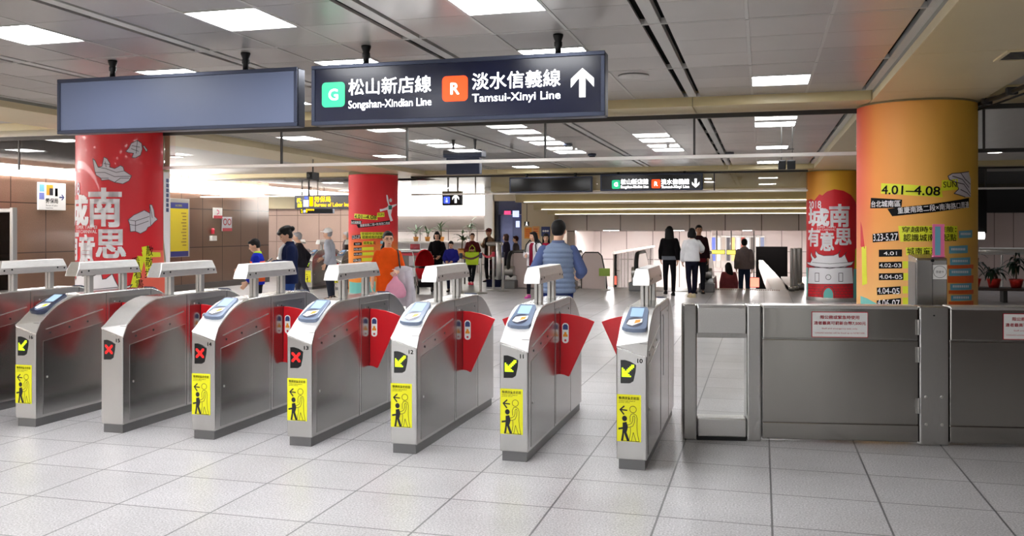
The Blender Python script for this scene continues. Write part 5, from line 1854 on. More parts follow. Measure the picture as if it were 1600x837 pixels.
# ================================================================ ESCALATORS DOWN TO THE LOWER HALL
def escalator(label, pxl, pxr, Y0):
    xl, xr = A(pxl, 455, Y0).x, A(pxr, 455, Y0).x
    t = thing('escalator', label, 'escalator', ((xl + xr) / 2, Y0, 0))
    z0 = 0.0
    slope = math.tan(math.radians(30))
    for x, s in ((xl, 1), (xr, -1)):
        # newel end: rounded balustrade head, skirt below, handrail around it
        Yf = Y0 + 1.6
        run = 4.5
        base = [(Y0 + 0.25, 0.02), (Y0 + 0.25, 0.34), (Yf, 0.34), (Yf + run, 0.34 - run * slope), (Yf + run, -run * slope - 0.4), (Yf, 0.0 - 0.4)]
        MB().prism(base, lambda y, z: (x - 0.16, y, z), lambda y, z: (x + 0.16, y, z)).obj('skirt', M['steel_dark'], t, 0.01)
        MB().box(x - 0.19, x + 0.19, Y0 - 0.02, Y0 + 0.3, 0.0, 0.22).obj('entry_box', M['plinth'], t, 0.02)
        MB().lathe((x, Y0 - 0.02, 0.14), [(0.03, 0)], 8) if False else None
        cy, cz, R = Y0 + 0.33, 0.64, 0.31
        arc = [(cy - R * math.cos(a), cz + R * math.sin(a)) for a in [(-PI / 2) + PI * q / 14 for q in range(15)]]
        gl = [(cy, 0.34)] + [(cy - (R - 0.02) * math.cos(a), cz + (R - 0.02) * math.sin(a)) for a in [(-PI / 2) + PI * q / 12 for q in range(13)]] + [(Yf, cz + R - 0.02), (Yf + run, cz + R - 0.02 - run * slope), (Yf + run, 0.34 - run * slope), (Yf, 0.34)]
        MB().prism(gl, lambda y, z: (x - 0.05, y, z), lambda y, z: (x + 0.05, y, z)).obj('balustrade', M['steel_top'], t, 0.006)
        path = [Vector((x, y, z)) for y, z in arc] + [Vector((x, Yf, cz + R)), Vector((x, Yf + run, cz + R - run * slope))]
        MB().path(path, 0.055, 10).obj('handrail', M['rubber'], t, smooth=True)
        MB().tube((x - 0.13, Y0 + 0.12, 0.47), (x + 0.13, Y0 + 0.12, 0.47), 0.13, n=20).obj('newel_drum', M['alu'], t, 0.01, smooth='auto')
    mb = MB()
    mb.box(xl + 0.16, xr - 0.16, Y0, Y0 + 1.6, -0.05, 0.012)
    mb.obj('landing_plate', M['plinth'], t)
    mb = MB()
    for q in range(12):
        y = Y0 + 1.6 + q * 0.37
        mb.box(xl + 0.18, xr - 0.18, y, y + 0.38, -0.2135 * (q + 1) - 0.3, -0.2135 * (q + 1) + 0.2)
    mb.obj('steps', M['steel_dark'], t)
    return t


escalator('left escalator behind the man in quilted vest', 794, 888, 22.9)
escalator('right escalator the two women in black and white walk towards', 994, 1104, 22.9)
# white side panels and glass balustrade of the left escalator pit
t = thing('well_balustrade', 'glass balustrade with bright rail beside the escalators', 'balustrade', (-3.9, 26.0, 0))
a, b = AX(958, 400, -3.9), AX(1024, 386.5, -3.9)
MB().tube(Vector((-3.9, 24.4, 0.93)), Vector((-3.9, 34.0, 0.93)), 0.035).obj('rail', mat('lit rail', srgb(250, 240, 232), 0.3, emit=0.6), t)  # white handrail given its own glow to paint it bright
for k_ in range(8):
    y = 24.5 + k_ * 1.35
    MB().box(-3.915, -3.885, y - 0.012, y + 0.012, -2.3, 0.92).obj('post', M['rail_white'], t)
    if k_ < 7:
        MB().box(-3.905, -3.895, y + 0.03, y + 1.32, -0.6, 0.88).obj('glass_pane', M['glass'], t)
for px, lb_ in ((816, 'pale side panel right of the left escalator newel'), (926, 'pale side panel standing right of the man in quilted vest')):
    Yq = 23.2
    p, q = A(px - 17, 455, Yq), A(px + 18, 455, Yq)
    zt = A(px, 395, Yq).z
    t = thing('side_panel', lb_, 'panel', ((p.x + q.x) / 2, Yq, 0))
    prof = [(p.x, 0.02), (p.x + 0.02, zt - 0.08), (p.x + 0.08, zt), (q.x - 0.16, zt), (q.x - 0.08, zt - 0.08), (q.x + 0.03, 0.35), (q.x + 0.06, 0.02)]
    MB().prism(prof, lambda x, z: (x, Yq, z), lambda x, z: (x, Yq + 0.06, z)).obj('panel', mat('rose panel', srgb(216, 198, 192), 0.3), t, 0.006)
    MB().path([Vector((x, Yq + 0.03, z)) for x, z in prof], 0.03, 8).obj('edge_rail', M['rail_dark'], t, smooth=True)
p = A(946, 446, 23.0)
t = thing('floor_stand_sign', 'small green and yellow notice on a clear stand near the escalators', 'sign', (p.x, 23.0, 0))
box('notice', mat('green notice', srgb(150, 176, 70), 0.5), A(936, 430, 23).x, A(953, 430, 23).x, 22.98, 23.02, A(940, 431, 23).z, A(940, 419, 23).z, t, 0.004)
MB().tube((p.x, 23.0, 0.03), (p.x, 23.0, A(940, 431, 23).z), 0.02).obj('pole', M['rail_white'], t)
MB().lathe((p.x, 23.0, 0), [(0.14, 0), (0.14, 0.02), (0.03, 0.04)], 20).obj('base', M['rail_white'], t)

# lower hall: lit shop fronts and signs along its end wall
random.seed(11)
Ye = 53.4
cols = [(200, 60, 80), (90, 110, 200), (220, 214, 206), (160, 150, 140), (70, 70, 76), (236, 196, 120), (210, 210, 214), (150, 60, 50), (190, 196, 200), (90, 84, 80), (240, 236, 230), (120, 130, 160)]
xs0 = 1104
for i, c in enumerate(cols):
    w_ = 7 + (i * 5) % 5
    p, q = A(xs0, 418, Ye), A(xs0 + w_, 368, Ye)
    xs0 += w_ + 0.6
    t = thing('shop_display', 'lit shop display %s on the lower end wall' % ('in deep red left of the hooded man', 'in blue left of the hooded man', 'in off white near the stairs', 'in warm grey above the stairs', 'in charcoal above the stairs', 'in amber above the stairs', 'in silver above the stairs', 'in brown above the stairs', 'in pale grey above the stairs', 'in dark taupe above the stairs', 'in bright white above the stairs', 'in slate blue above the stairs')[i], 'shop display', ((p.x + q.x) / 2, Ye, p.z))
    box('frame', M['alu'], p.x, q.x, Ye, Ye + 0.1, p.z, q.z, t)
    box('screen', mat('display %d' % i, srgb(*c), 0.4, emit=0.5), p.x + 0.03, q.x - 0.03, Ye - 0.03, Ye, p.z + 0.4, q.z - 0.1, t)
for px0, px1, y0, y1, c, lb_ in ((1108, 1132, 391, 396, (250, 236, 60), 'yellow lit sign strip above the lower hall, left piece'), (1136, 1149, 391, 397, (250, 240, 70), 'yellow lit sign strip above the lower hall, right piece'), (1170, 1186, 434, 448, (250, 110, 90), 'coral lit poster case at the stair foot')):
    Yz = 46.0
    p, q = A(px0, y1, Yz), A(px1, y0, Yz)
    t = thing('lit_sign', lb_, 'lit sign', ((p.x + q.x) / 2, Yz, p.z))
    box('light_face', mat('lit ' + lb_[:6], srgb(*c), 0.4, emit=1.0), p.x, q.x, Yz, Yz + 0.02, p.z, q.z, t)
    box('casing', M['black'], p.x - 0.03, q.x + 0.03, Yz + 0.02, Yz + 0.12, p.z - 0.03, q.z + 0.03, t)
    MB().tube(((p.x + q.x) / 2, Yz + 0.06, q.z), ((p.x + q.x) / 2, Yz + 0.06, 1.56), 0.03).obj('hanger_rod', M['rail_dark'], t)
for x, y in ((-5.5, 34), (-3.0, 34), (-0.5, 34), (1.8, 34), (-5.5, 41), (-3.0, 41), (-0.5, 41), (1.8, 41), (-5.5, 48), (-2.0, 48), (0.5, 48)):
    t = thing('lower_hall_light', 'strip light in the lower hall ceiling hidden by the header', 'ceiling light', (x, y, 1.54), 0, 'lower hall strip lights')
    MB().box(-0.15, 0.15, -0.9, 0.9, -0.02, 0.0).obj('diffuser', M['lamp_low'], t, local=True)
    MB().box(-0.17, 0.17, -0.92, 0.92, -0.005, 0.02).obj('frame', M['joint'], t, local=True)


# ================================================================ PEOPLE
SKIN = mat('skin', srgb(214, 168, 140), 0.5)
SKIN2 = mat('tanned skin', srgb(188, 138, 108), 0.5)
HAIR = mat('black hair', srgb(12, 10, 10), 0.55, spec=0.25)
HAIR_B = mat('brown hair', srgb(70, 36, 24), 0.45)
HAIR_G = mat('grey hair', srgb(150, 148, 150), 0.5)
EYE = mat('dark eye', srgb(20, 14, 12), 0.2)
LIP = mat('lips', srgb(176, 92, 84), 0.5)
_cm = {}


def cloth(r, g, b, n=0.10):
    k = (r, g, b)
    if k not in _cm:
        _cm[k] = mat('cloth %d %d %d' % k, srgb(r, g, b), 0.85, noise=n, nscale=9, spec=0.08)
    return _cm[k]


def voxel(mb, name, m, parent, vox, smooth=3, floor=None):
    me = mb.mesh(name, m)
    bm = bmesh.new()
    bm.from_mesh(me)
    bmesh.ops.recalc_face_normals(bm, faces=bm.faces)
    bm.to_mesh(me)
    bm.free()
    o = bpy.data.objects.new(name, me)
    COL.objects.link(o)
    r = o.modifiers.new('r', 'REMESH')
    r.mode = 'VOXEL'
    r.voxel_size = vox
    r.use_smooth_shade = True
    if smooth:
        s = o.modifiers.new('s', 'SMOOTH')
        s.factor = 0.5
        s.iterations = smooth
    dg = bpy.context.evaluated_depsgraph_get()
    me2 = bpy.data.meshes.new_from_object(o.evaluated_get(dg))
    bpy.data.objects.remove(o)
    if not me2.materials:
        me2.materials.append(m)
    if floor is not None:
        for v in me2.vertices:
            if v.co.z < floor:
                v.co.z = floor
    return finish(name, me2, parent, 0, True)


def ering(c, rx, ry, n=20, yaw=0.0):
    c = Vector(c)
    cy, sy = math.cos(yaw), math.sin(yaw)
    out = []
    for i in range(n):
        a = 2 * PI * i / n
        x, y = rx * math.cos(a), ry * math.sin(a)
        out.append(c + Vector((x * cy - y * sy, x * sy + y * cy, 0)))
    return out


def hand(mb, wr, d, fwd, side, curl=0.5):
    """palm, four fingers of different lengths bent at the knuckles, thumb from the palm's edge"""
    d = d.normalized()
    f = (fwd - d * fwd.dot(d))
    f = f.normalized() if f.length > 0.05 else d.orthogonal().normalized()
    nrm = d.cross(f) * side
    base = wr + d * 0.012
    pc = base + d * 0.045
    R = Matrix((f, nrm, d)).transposed()
    mb.ell(pc, 0.040, 0.016, 0.052, R, 12, 8)
    mb.tube(wr - d * 0.02, base + d * 0.02, 0.026, 0.028, 10, True)
    for k, (o, L) in enumerate(((-0.029, 0.058), (-0.010, 0.070), (0.010, 0.076), (0.029, 0.068))):
        a = base + d * 0.082 + f * o
        b = a + (d * math.cos(curl * 0.7) + nrm * math.sin(curl * 0.7)) * L * 0.55
        c = b + (d * math.cos(curl * 1.9) + nrm * math.sin(curl * 1.9)) * L * 0.5
        mb.tube(a - d * 0.015, b, 0.0092, 0.0084, 8, True)
        mb.tube(b, c, 0.0084, 0.0072, 8, True)
    a = base + d * 0.022 + f * 0.030
    b = a + (d * 0.72 + f * 0.62 + nrm * 0.3).normalized() * 0.042
    c = b + (d * 0.92 + f * 0.15 + nrm * 0.4).normalized() * 0.032
    mb.tube(a, b, 0.0125, 0.0105, 8, True)
    mb.tube(b, c, 0.0105, 0.0085, 8, True)


def person(label, loc, face, h, top, legs, hair='short', hair_m=None, skin=None, pose=None, shoes=None, head=(0, 0), lean=0.0, build=1.0,
           vox=0.012, hem=0.84, sleeve='long', extra=None, shoulder=None, top_name='jacket', glasses=False, quilt=False):
    """face: heading of the local +y axis; pose: joint positions for a 1.70 m figure"""
    t = thing('person', label, 'person', tuple(loc), face)
    k = h / 1.70
    skin = skin or SKIN
    hair_m = hair_m or HAIR
    P = {'shR': (0.172, 0, 1.352), 'shL': (-0.172, 0, 1.352), 'elR': (0.225, -0.03, 1.10), 'elL': (-0.225, -0.03, 1.10), 'wrR': (0.235, 0.07, 0.87), 'wrL': (-0.235, 0.07, 0.87),
         'hiR': (0.088, 0, 0.90), 'hiL': (-0.088, 0, 0.90), 'knR': (0.095, 0.03, 0.49), 'knL': (-0.095, 0.03, 0.49), 'anR': (0.095, -0.02, 0.085), 'anL': (-0.095, -0.02, 0.085)}
    P.update(pose or {})
    P = {a: Vector((b[0] * (0.90 * build if a[:2] in ('sh', 'el', 'wr', 'hi') else 1.0), b[1], b[2])) for a, b in P.items()}
    build = build * 0.90

    def ln(v):                        # lean the trunk forward about the hips
        v = Vector(v)
        if lean and v.z > 0.9:
            v = Vector((v.x, v.y + (v.z - 0.9) * math.tan(lean), 0.9 + (v.z - 0.9) * math.cos(lean)))
        return v
    for a in ('shR', 'shL'):
        P[a] = ln(P[a])

    def K(v):
        return Vector(v) * k
    nk = ln((0, -0.015, 1.42))
    hc0 = ln((0, 0.012, 1.585))
    Rh = (Matrix.Rotation(head[1], 3, 'Z') @ Matrix.Rotation(head[0], 3, 'X'))
    piv = ln((0, -0.01, 1.48))

    def HP(v):                        # head point, from head-centre offsets
        return K(piv + Rh @ (hc0 + Vector(v) - piv))
    kb = k * build
    # ---- body, one surface
    mb = MB()
    mb.ell(HP((0, 0, 0.018)), 0.076 * k, 0.094 * k, 0.102 * k, Rh, 18, 12)
    mb.ell(HP((0, 0.022, -0.052)), 0.056 * k, 0.070 * k, 0.062 * k, Rh, 16, 10)
    mb.tube(HP((0, 0.088, 0.015)), HP((0, 0.106, -0.018)), 0.009 * k, 0.015 * k, 8, True)       # nose
    mb.ell(HP((0, 0.082, -0.062)), 0.024 * k, 0.013 * k, 0.012 * k, Rh, 10, 6)                  # mouth swell
    mb.ell(HP((0, 0.070, 0.030)), 0.060 * k, 0.020 * k, 0.012 * k, Rh, 10, 6)                   # brow
    for s in (1, -1):
        mb.ell(HP((s * 0.077, -0.008, -0.004)), 0.012 * k, 0.022 * k, 0.032 * k, Rh, 10, 8)
        mb.ell(HP((s * 0.040, 0.066, -0.020)), 0.022 * k, 0.020 * k, 0.018 * k, Rh, 10, 6)      # cheek
    mb.tube(K(nk) - Vector((0, 0, 0.03 * k)), HP((0, -0.018, -0.06)), 0.060 * k, 0.052 * k, 14, True)
    rings = [ering(K(ln((0, 0, z))), rx * kb, ry * kb) for z, rx, ry in ((0.84, 0.12, 0.09), (0.90, 0.165, 0.105), (1.0, 0.158, 0.10), (1.12, 0.142, 0.095), (1.25, 0.160, 0.108), (1.36, 0.165, 0.10), (1.42, 0.115, 0.075), (1.45, 0.06, 0.055))]
    mb.loft(rings)
    for s in ('R', 'L'):
        sd = 1 if s == 'R' else -1
        mb.tube(K(P['sh' + s]), K(P['el' + s]), 0.052 * kb, 0.040 * k, 12, True)
        mb.tube(K(P['el' + s]), K(P['wr' + s]), 0.040 * k, 0.027 * k, 12, True)
        hand(mb, K(P['wr' + s]), (P['wr' + s] - P['el' + s]), Vector((0.0, 1, 0.3)) if abs((P['wr' + s] - P['el' + s]).normalized().y) < 0.8 else Vector((-sd * 0.3, 0, 1)), -sd)
        mb.tube(K(P['hi' + s]), K(P['kn' + s]), 0.088 * kb, 0.056 * k, 12, True)
        mb.tube(K(P['kn' + s]), K(P['an' + s]), 0.056 * k, 0.038 * k, 12, True)
        an = P['an' + s]
        mb.ell(K(an + Vector((0, 0.06, -0.045))), 0.036 * k, 0.11 * k, 0.034 * k, None, 12, 8)
    body = voxel(mb, 'body', skin, t, vox, 2, 0.0 if not pose or 'float' not in (pose or {}) else None)
    # ---- face
    for s in (1, -1):
        MB().ell(HP((s * 0.031, 0.0845, 0.008)), 0.013 * k, 0.007 * k, 0.0075 * k, Rh, 10, 6).obj('eye', EYE, t, local=True, smooth=True)
        MB().tube(HP((s * 0.014, 0.094, 0.030)), HP((s * 0.050, 0.080, 0.030)), 0.004 * k, 0.003 * k, 6, True).obj('eyebrow', hair_m, t, local=True)
    MB().ell(HP((0, 0.093, -0.060)), 0.021 * k, 0.006 * k, 0.007 * k, Rh, 10, 6).obj('mouth', LIP, t, local=True, smooth=True)
    if glasses:
        g = MB()
        for s in (1, -1):
            g.path([HP((s * 0.033 + 0.023 * math.cos(q * PI / 6), 0.099 - 0.004 * abs(math.cos(q * PI / 6)), 0.006 + 0.018 * math.sin(q * PI / 6))) for q in range(13)], 0.0022 * k, 6)
            g.path([HP((s * 0.056, 0.095, 0.01)), HP((s * 0.080, 0.03, 0.01)), HP((s * 0.080, -0.01, 0.005))], 0.002 * k, 6)
        g.path([HP((-0.010, 0.101, 0.01)), HP((0.010, 0.101, 0.01))], 0.002 * k, 6)
        g.obj('glasses', M['black'], t, local=True)
    # ---- hair
    hb = MB()
    if hair != 'bald':
        hb.ell(HP((0, -0.020, 0.040)), 0.087 * k, 0.098 * k, 0.098 * k, Rh, 18, 12)
        hb.ell(HP((0, -0.042, -0.008)), 0.078 * k, 0.068 * k, 0.060 * k if hair == 'short' else 0.075 * k, Rh, 16, 10)
        hb.ell(HP((0, 0.052, 0.088)), 0.066 * k, 0.048 * k, 0.032 * k, Rh, 14, 8)
    if hair == 'long':
        hb.loft([[p for p in ering(HP((0, y, z)), rx * k, ry * k, 16)] for z, y, rx, ry in ((0.06, -0.03, 0.088, 0.07), (-0.04, -0.045, 0.100, 0.062), (-0.14, -0.06, 0.108, 0.056), (-0.24, -0.075, 0.105, 0.046), (-0.32, -0.08, 0.075, 0.028))])
        for s in (1, -1):
            hb.tube(HP((s * 0.078, 0.012, 0.04)), HP((s * 0.098, -0.005, -0.19)), 0.026 * k, 0.018 * k, 8, True)
    elif hair == 'bob':
        for s in (1, -1):
            hb.ell(HP((s * 0.082, -0.01, -0.035)), 0.028 * k, 0.058 * k, 0.082 * k, Rh, 12, 8)
        hb.ell(HP((0, -0.055, -0.06)), 0.095 * k, 0.052 * k, 0.07 * k, Rh, 14, 8)
    elif hair == 'tail':
        hb.ell(HP((0, -0.115, 0.03)), 0.03 * k, 0.035 * k, 0.03 * k, Rh, 10, 8)
        hb.path([HP((0, -0.11, 0.03)), HP((0.03, -0.135, -0.06)), HP((0.075, -0.09, -0.15)), HP((0.10, -0.01, -0.21))], 0.026 * k, 10)
    elif hair == 'tuft':
        hb.ell(HP((0, -0.02, 0.10)), 0.095 * k, 0.115 * k, 0.055 * k, Rh, 14, 8)
        hb.ell(HP((0, -0.13, 0.06)), 0.05 * k, 0.05 * k, 0.045 * k, Rh, 10, 8)
        hb.ell(HP((0, 0.085, 0.075)), 0.075 * k, 0.035 * k, 0.035 * k, Rh, 12, 8)
    if hair not in ('bald', 'cap'):
        voxel(hb, 'hair', hair_m, t, max(0.008, vox * 0.8), 2)
    if hair == 'cap':
        voxel(hb, 'hair', hair_m, t, max(0.008, vox * 0.8), 2)
        cm = extra.get('cap') if extra else cloth(236, 234, 230)
        c = MB()
        c.ell(HP((0, -0.01, 0.062)), 0.096 * k, 0.108 * k, 0.085 * k, Rh, 18, 12)
        c.ell(HP((0, 0.115, 0.052)), 0.072 * k, 0.075 * k, 0.010 * k, Rh, 14, 8)
        voxel(c, 'cap', cm, t, 0.008, 2)
    # ---- trousers and shoes
    tb = MB()
    tb.loft([ering(K(ln((0, 0, z))), rx * kb, ry * kb) for z, rx, ry in ((0.80, 0.14, 0.10), (0.86, 0.175, 0.118), (0.92, 0.176, 0.118), (1.0, 0.166, 0.110))])
    sk_ = legs.get('fit', 1.0)
    for s in ('R', 'L'):
        kn, an, hi = P['kn' + s], P['an' + s], P['hi' + s]
        tb.tube(K(hi), K(kn), 0.100 * kb, 0.068 * k * sk_, 14, True)
        end = kn.lerp(an, legs.get('len', 0.97))
        tb.tube(K(kn), K(end), 0.068 * k * sk_, (0.068 - 0.016 * legs.get('len', 0.97)) * k * sk_, 14)
    voxel(tb, 'trousers', legs['m'], t, vox, 3)
    shm = shoes or M['black']
    for s in ('R', 'L'):
        an = P['an' + s]
        sb = MB()
        a = K(an)
        zz = max(0.0, (an.z - 0.085)) * k

        def sring(y, w, z1):
            return [Vector((a.x - w, a.y + y, zz)), Vector((a.x + w, a.y + y, zz)), Vector((a.x + w, a.y + y, zz + z1 * 0.6)), Vector((a.x + w * 0.6, a.y + y, zz + z1)), Vector((a.x - w * 0.6, a.y + y, zz + z1)), Vector((a.x - w, a.y + y, zz + z1 * 0.6))]
        sb.loft([sring(y * k, w * k, z * k) for y, w, z in ((-0.075, 0.028, 0.085), (-0.05, 0.040, 0.105), (0.02, 0.042, 0.10), (0.09, 0.048, 0.065), (0.145, 0.044, 0.052), (0.185, 0.026, 0.036))])
        sb.obj('shoe', shm, t, 0.008, local=True, smooth='auto')
    # ---- top
    jb = MB()
    th = top.get('thick', 0.02)
    prof = [(hem, 0.172 + th, 0.112 + th), (hem + 0.03, 0.176 + th, 0.114 + th), (1.0, 0.166 + th, 0.108 + th), (1.12, 0.152 + th, 0.102 + th), (1.25, 0.166 + th, 0.114 + th), (1.34, 0.178 + th * 0.7, 0.110 + th * 0.7), (1.39, 0.150 + th * 0.5, 0.095 + th * 0.5), (1.43, 0.100 + th * 0.4, 0.076 + th * 0.4), (1.455, 0.074, 0.068)]
    if hem > 0.97:
        prof = [(hem, 0.166 + th, 0.108 + th)] + prof[3:]
    if quilt:
        pr2 = []
        zs = [hem + (1.40 - hem) * i / 90 for i in range(91)]
        for z in zs:
            for q in range(len(prof) - 1):
                if prof[q][0] <= z <= prof[q + 1][0]:
                    f = (z - prof[q][0]) / (prof[q + 1][0] - prof[q][0])
                    rx = prof[q][1] + (prof[q + 1][1] - prof[q][1]) * f
                    ry = prof[q][2] + (prof[q + 1][2] - prof[q][2]) * f
                    b_ = 0.026 * math.sqrt(abs(math.sin(PI * (z - hem) / 0.058))) - 0.012
                    pr2.append((z, rx + b_, ry + b_))
                    break
        prof = pr2 + prof[-2:]
    jb.loft([ering(K(ln((0, -0.004, z))), rx * kb, ry * kb, 28) for z, rx, ry in prof])
    slv = MB() if top.get('sleeve_m') else jb
    fr = {'long': 0.97, 'half': 0.0, 'three': 0.55, 'none': None}[sleeve]
    if fr is not None:
        for s in ('R', 'L'):
            sh, el, wr = P['sh' + s], P['el' + s], P['wr' + s]
            slv.tube(K(sh), K(el), (0.056 + th * 0.6) * kb, (0.048 + th * 0.7) * k, 14, True)
            if fr > 0:
                slv.tube(K(el), K(el.lerp(wr, fr)), (0.048 + th * 0.7) * k, (0.050 - 0.014 * fr + th * 0.7) * k, 14)
    if slv is not jb:
        voxel(slv, 'sleeves', top['sleeve_m'], t, vox, 3)
    voxel(jb, top_name, top['m'], t, vox if not quilt else 0.009, 3 if not quilt else 1)
    if top.get('collar'):
        cb_ = MB()
        cb_.loft([ering(K(ln((0, -0.006, z))), r * k, r * 0.92 * k, 18) for z, r in ((1.415, 0.088), (1.445, 0.080), (1.475, 0.074))])
        voxel(cb_, 'collar', top['collar'], t, 0.009, 2)
    if top.get('shirt'):              # open front: strip of the shirt beneath
        sb = MB()
        sb.loft([ering(K(ln((0, y, z))), 0.05 * k, 0.03 * k, 12) for z, y in ((hem + 0.02, 0.112 + th), (1.12, 0.10 + th), (1.26, 0.112 + th), (1.36, 0.098 + th), (1.43, 0.07))])
        sb.obj('shirt', top['shirt'], t, local=True, smooth=True)
    if top.get('hood'):
        hd = MB()
        hd.ell(K(ln((0, -0.105, 1.41))), 0.125 * k, 0.075 * k, 0.085 * k)
        hd.ell(K(ln((0, -0.085, 1.35))), 0.09 * k, 0.06 * k, 0.10 * k)
        voxel(hd, 'hood', top['hood'], t, 0.010, 2)
    if top.get('belt'):
        bb = MB()
        bb.loft([ering(K(ln((0, 0, z))), (0.178 + th) * kb, (0.120 + th) * kb, 24) for z in (hem - 0.05, hem - 0.02, hem + 0.045)])
        bb.obj('waist_hem', top['belt'], t, local=True, smooth=True)
    if top.get('panel'):              # coloured lower block of a shirt
        z0, z1, pm = top['panel']
        bb = MB()
        bb.loft([ering(K(ln((0, -0.004, z))), (0.166 + th + 0.006) * kb, (0.112 + th + 0.006) * kb, 28) for z in (z0, (z0 + z1) / 2, z1)])
        bb.obj('colour_block', pm, t, local=True, smooth=True)
    t['unit'] = k
    del t['unit']
    return t, K, P


AWAY, TOWARD = 0.0, PI


def ground(px, D):
    v = AD(px, 358, D)
    return Vector((v.x, v.y, 0))


def walk(f=0.16, swing=1):
    return {'knR': (0.09, 0.10 * swing, 0.50), 'anR': (0.085, f * swing * 0.9, 0.085), 'knL': (-0.09, 0.02 - 0.05 * swing, 0.49), 'anL': (-0.085, -f * swing - 0.05, 0.11),
            'elR': (0.22, -0.12, 1.12), 'wrR': (0.22, -0.05, 0.88), 'elL': (-0.22, 0.04, 1.11), 'wrL': (-0.21, 0.17, 0.90)}


# the man in the quilted vest, nearest to us
p = ground(872, 10.3)
man, Km, Pm = person('man seen from behind in quilted grey blue vest beyond gate 11', p, 0.20, 1.665, dict(m=cloth(122, 138, 164, 0.06), thick=0.026, sleeve_m=cloth(84, 98, 140), collar=cloth(96, 108, 140)),
                     dict(m=cloth(32, 44, 96)), 'short', pose={'elR': (0.285, -0.01, 1.12), 'wrR': (0.26, 0.23, 1.06), 'elL': (-0.285, -0.01, 1.12), 'wrL': (-0.25, 0.25, 1.06)}, head=(-0.12, -0.22), build=1.08, vox=0.008, hem=0.86, quilt=True, top_name='quilted_vest')
# the woman in the orange top
p = ground(606, 12.9)
wo, Kw, Pw = person('woman in orange top and glasses walking towards the gates', p, PI + 0.42, 1.53, dict(m=cloth(226, 84, 22), thick=0.026), dict(m=cloth(120, 146, 190), fit=1.0), 'tail', glasses=True, sleeve='three', hem=0.76,
                    pose={'elL': (-0.25, 0.0, 1.10), 'wrL': (-0.16, 0.21, 1.07), 'elR': (0.25, -0.04, 1.12), 'wrR': (0.27, 0.03, 0.90)}, vox=0.009, head=(-0.05, 0.18), top_name='loose_top')
# the man in the navy jacket reading his phone
p = ground(452, 13.6)
mj, Kj, Pj = person('man in navy jacket and jeans looking down at his phone', p, PI * 0.72, 1.60, dict(m=cloth(26, 34, 66), thick=0.036, shirt=cloth(226, 226, 226), collar=cloth(24, 30, 58)), dict(m=cloth(44, 70, 130)), 'tuft',
                    pose={'elR': (0.25, 0.02, 1.12), 'wrR': (0.07, 0.27, 1.10), 'elL': (-0.25, 0.02, 1.12), 'wrL': (-0.07, 0.27, 1.12)}, head=(-0.42, 0.0), vox=0.009, hem=0.80)
# the boy
p = ground(402, 13.9)
by, Kb, Pb = person('boy in blue and orange shirt near the brown wall', p, PI * 0.62, 1.42, dict(m=cloth(30, 44, 170), thick=0.03, panel=(0.92, 1.29, cloth(250, 104, 44)), collar=cloth(190, 230, 60)), dict(m=cloth(26, 26, 30), fit=1.25, len=0.1), 'short',
                    head=(-0.35, 0.1), vox=0.010, hem=0.86, pose={'elR': (0.22, 0.06, 1.12), 'wrR': (0.14, 0.26, 1.12), 'elL': (-0.24, -0.02, 1.10), 'wrL': (-0.22, 0.14, 0.92)}, shoes=cloth(230, 60, 50), top_name='sports_shirt')
# older people passing the far gates
person('grey haired person in dark jacket behind the man in navy jacket', ground(472, 19.6), PI * 0.6, 1.50, dict(m=cloth(40, 38, 44), thick=0.03), dict(m=cloth(60, 60, 70)), 'short', HAIR_G, lean=0.15, vox=0.013, pose=walk())
person('older man in white cap and grey shirt at the far gates', ground(517, 19.9), PI * 0.55, 1.58, dict(m=cloth(176, 180, 190), thick=0.03), dict(m=cloth(50, 54, 66)), 'cap', HAIR_G, vox=0.013, pose={'elR': (0.24, 0.05, 1.12), 'wrR': (0.2, 0.25, 1.0)}, lean=0.1, extra={'cap': cloth(240, 240, 238)}, top_name='shirt')
person('white haired person partly hidden by left edge of narrow red pillar', ground(541, 26.4), PI * 0.6, 1.48, dict(m=cloth(110, 96, 96), thick=0.03), dict(m=cloth(50, 50, 54)), 'short', cloth(206, 200, 198), vox=0.013, pose=walk())
# woman in black pushing a pram, child in blue beside her
p = ground(683, 23.2)
person('woman in black with bushy hair standing behind the red pram', p, PI + 0.25, 1.50, dict(m=cloth(22, 20, 22), thick=0.035), dict(m=cloth(24, 24, 28)), 'bob', pose={'elR': (0.24, 0.05, 1.12), 'wrR': (0.15, 0.28, 1.0), 'elL': (-0.24, 0.05, 1.12), 'wrL': (-0.12, 0.28, 1.0)}, vox=0.013, head=(-0.2, 0), extra=None)
person('child in royal blue jacket beside the red pram', ground(705, 22.6), PI + 0.1, 1.27, dict(m=cloth(40, 40, 128), thick=0.05), dict(m=cloth(40, 40, 60)), 'short', vox=0.013, head=(-0.25, 0), pose={'elR': (0.24, 0.06, 1.12), 'wrR': (0.12, 0.26, 1.02), 'elL': (-0.24, 0.06, 1.12), 'wrL': (-0.1, 0.26, 1.02)})
person('woman in maroon top standing with a lime bag on her arm', ground(738, 25.6), PI + 0.3, 1.45, dict(m=cloth(92, 34, 36), thick=0.035), dict(m=cloth(28, 28, 34)), 'short', HAIR_B, pose={'elR': (0.24, 0.03, 1.12), 'wrR': (0.05, 0.24, 1.13), 'elL': (-0.25, 0.03, 1.12), 'wrL': (-0.05, 0.25, 1.12), 'knL': (-0.05, 0.12, 0.5), 'anL': (0.0, 0.08, 0.085)}, vox=0.013, shoes=cloth(230, 70, 100), top_name='top')
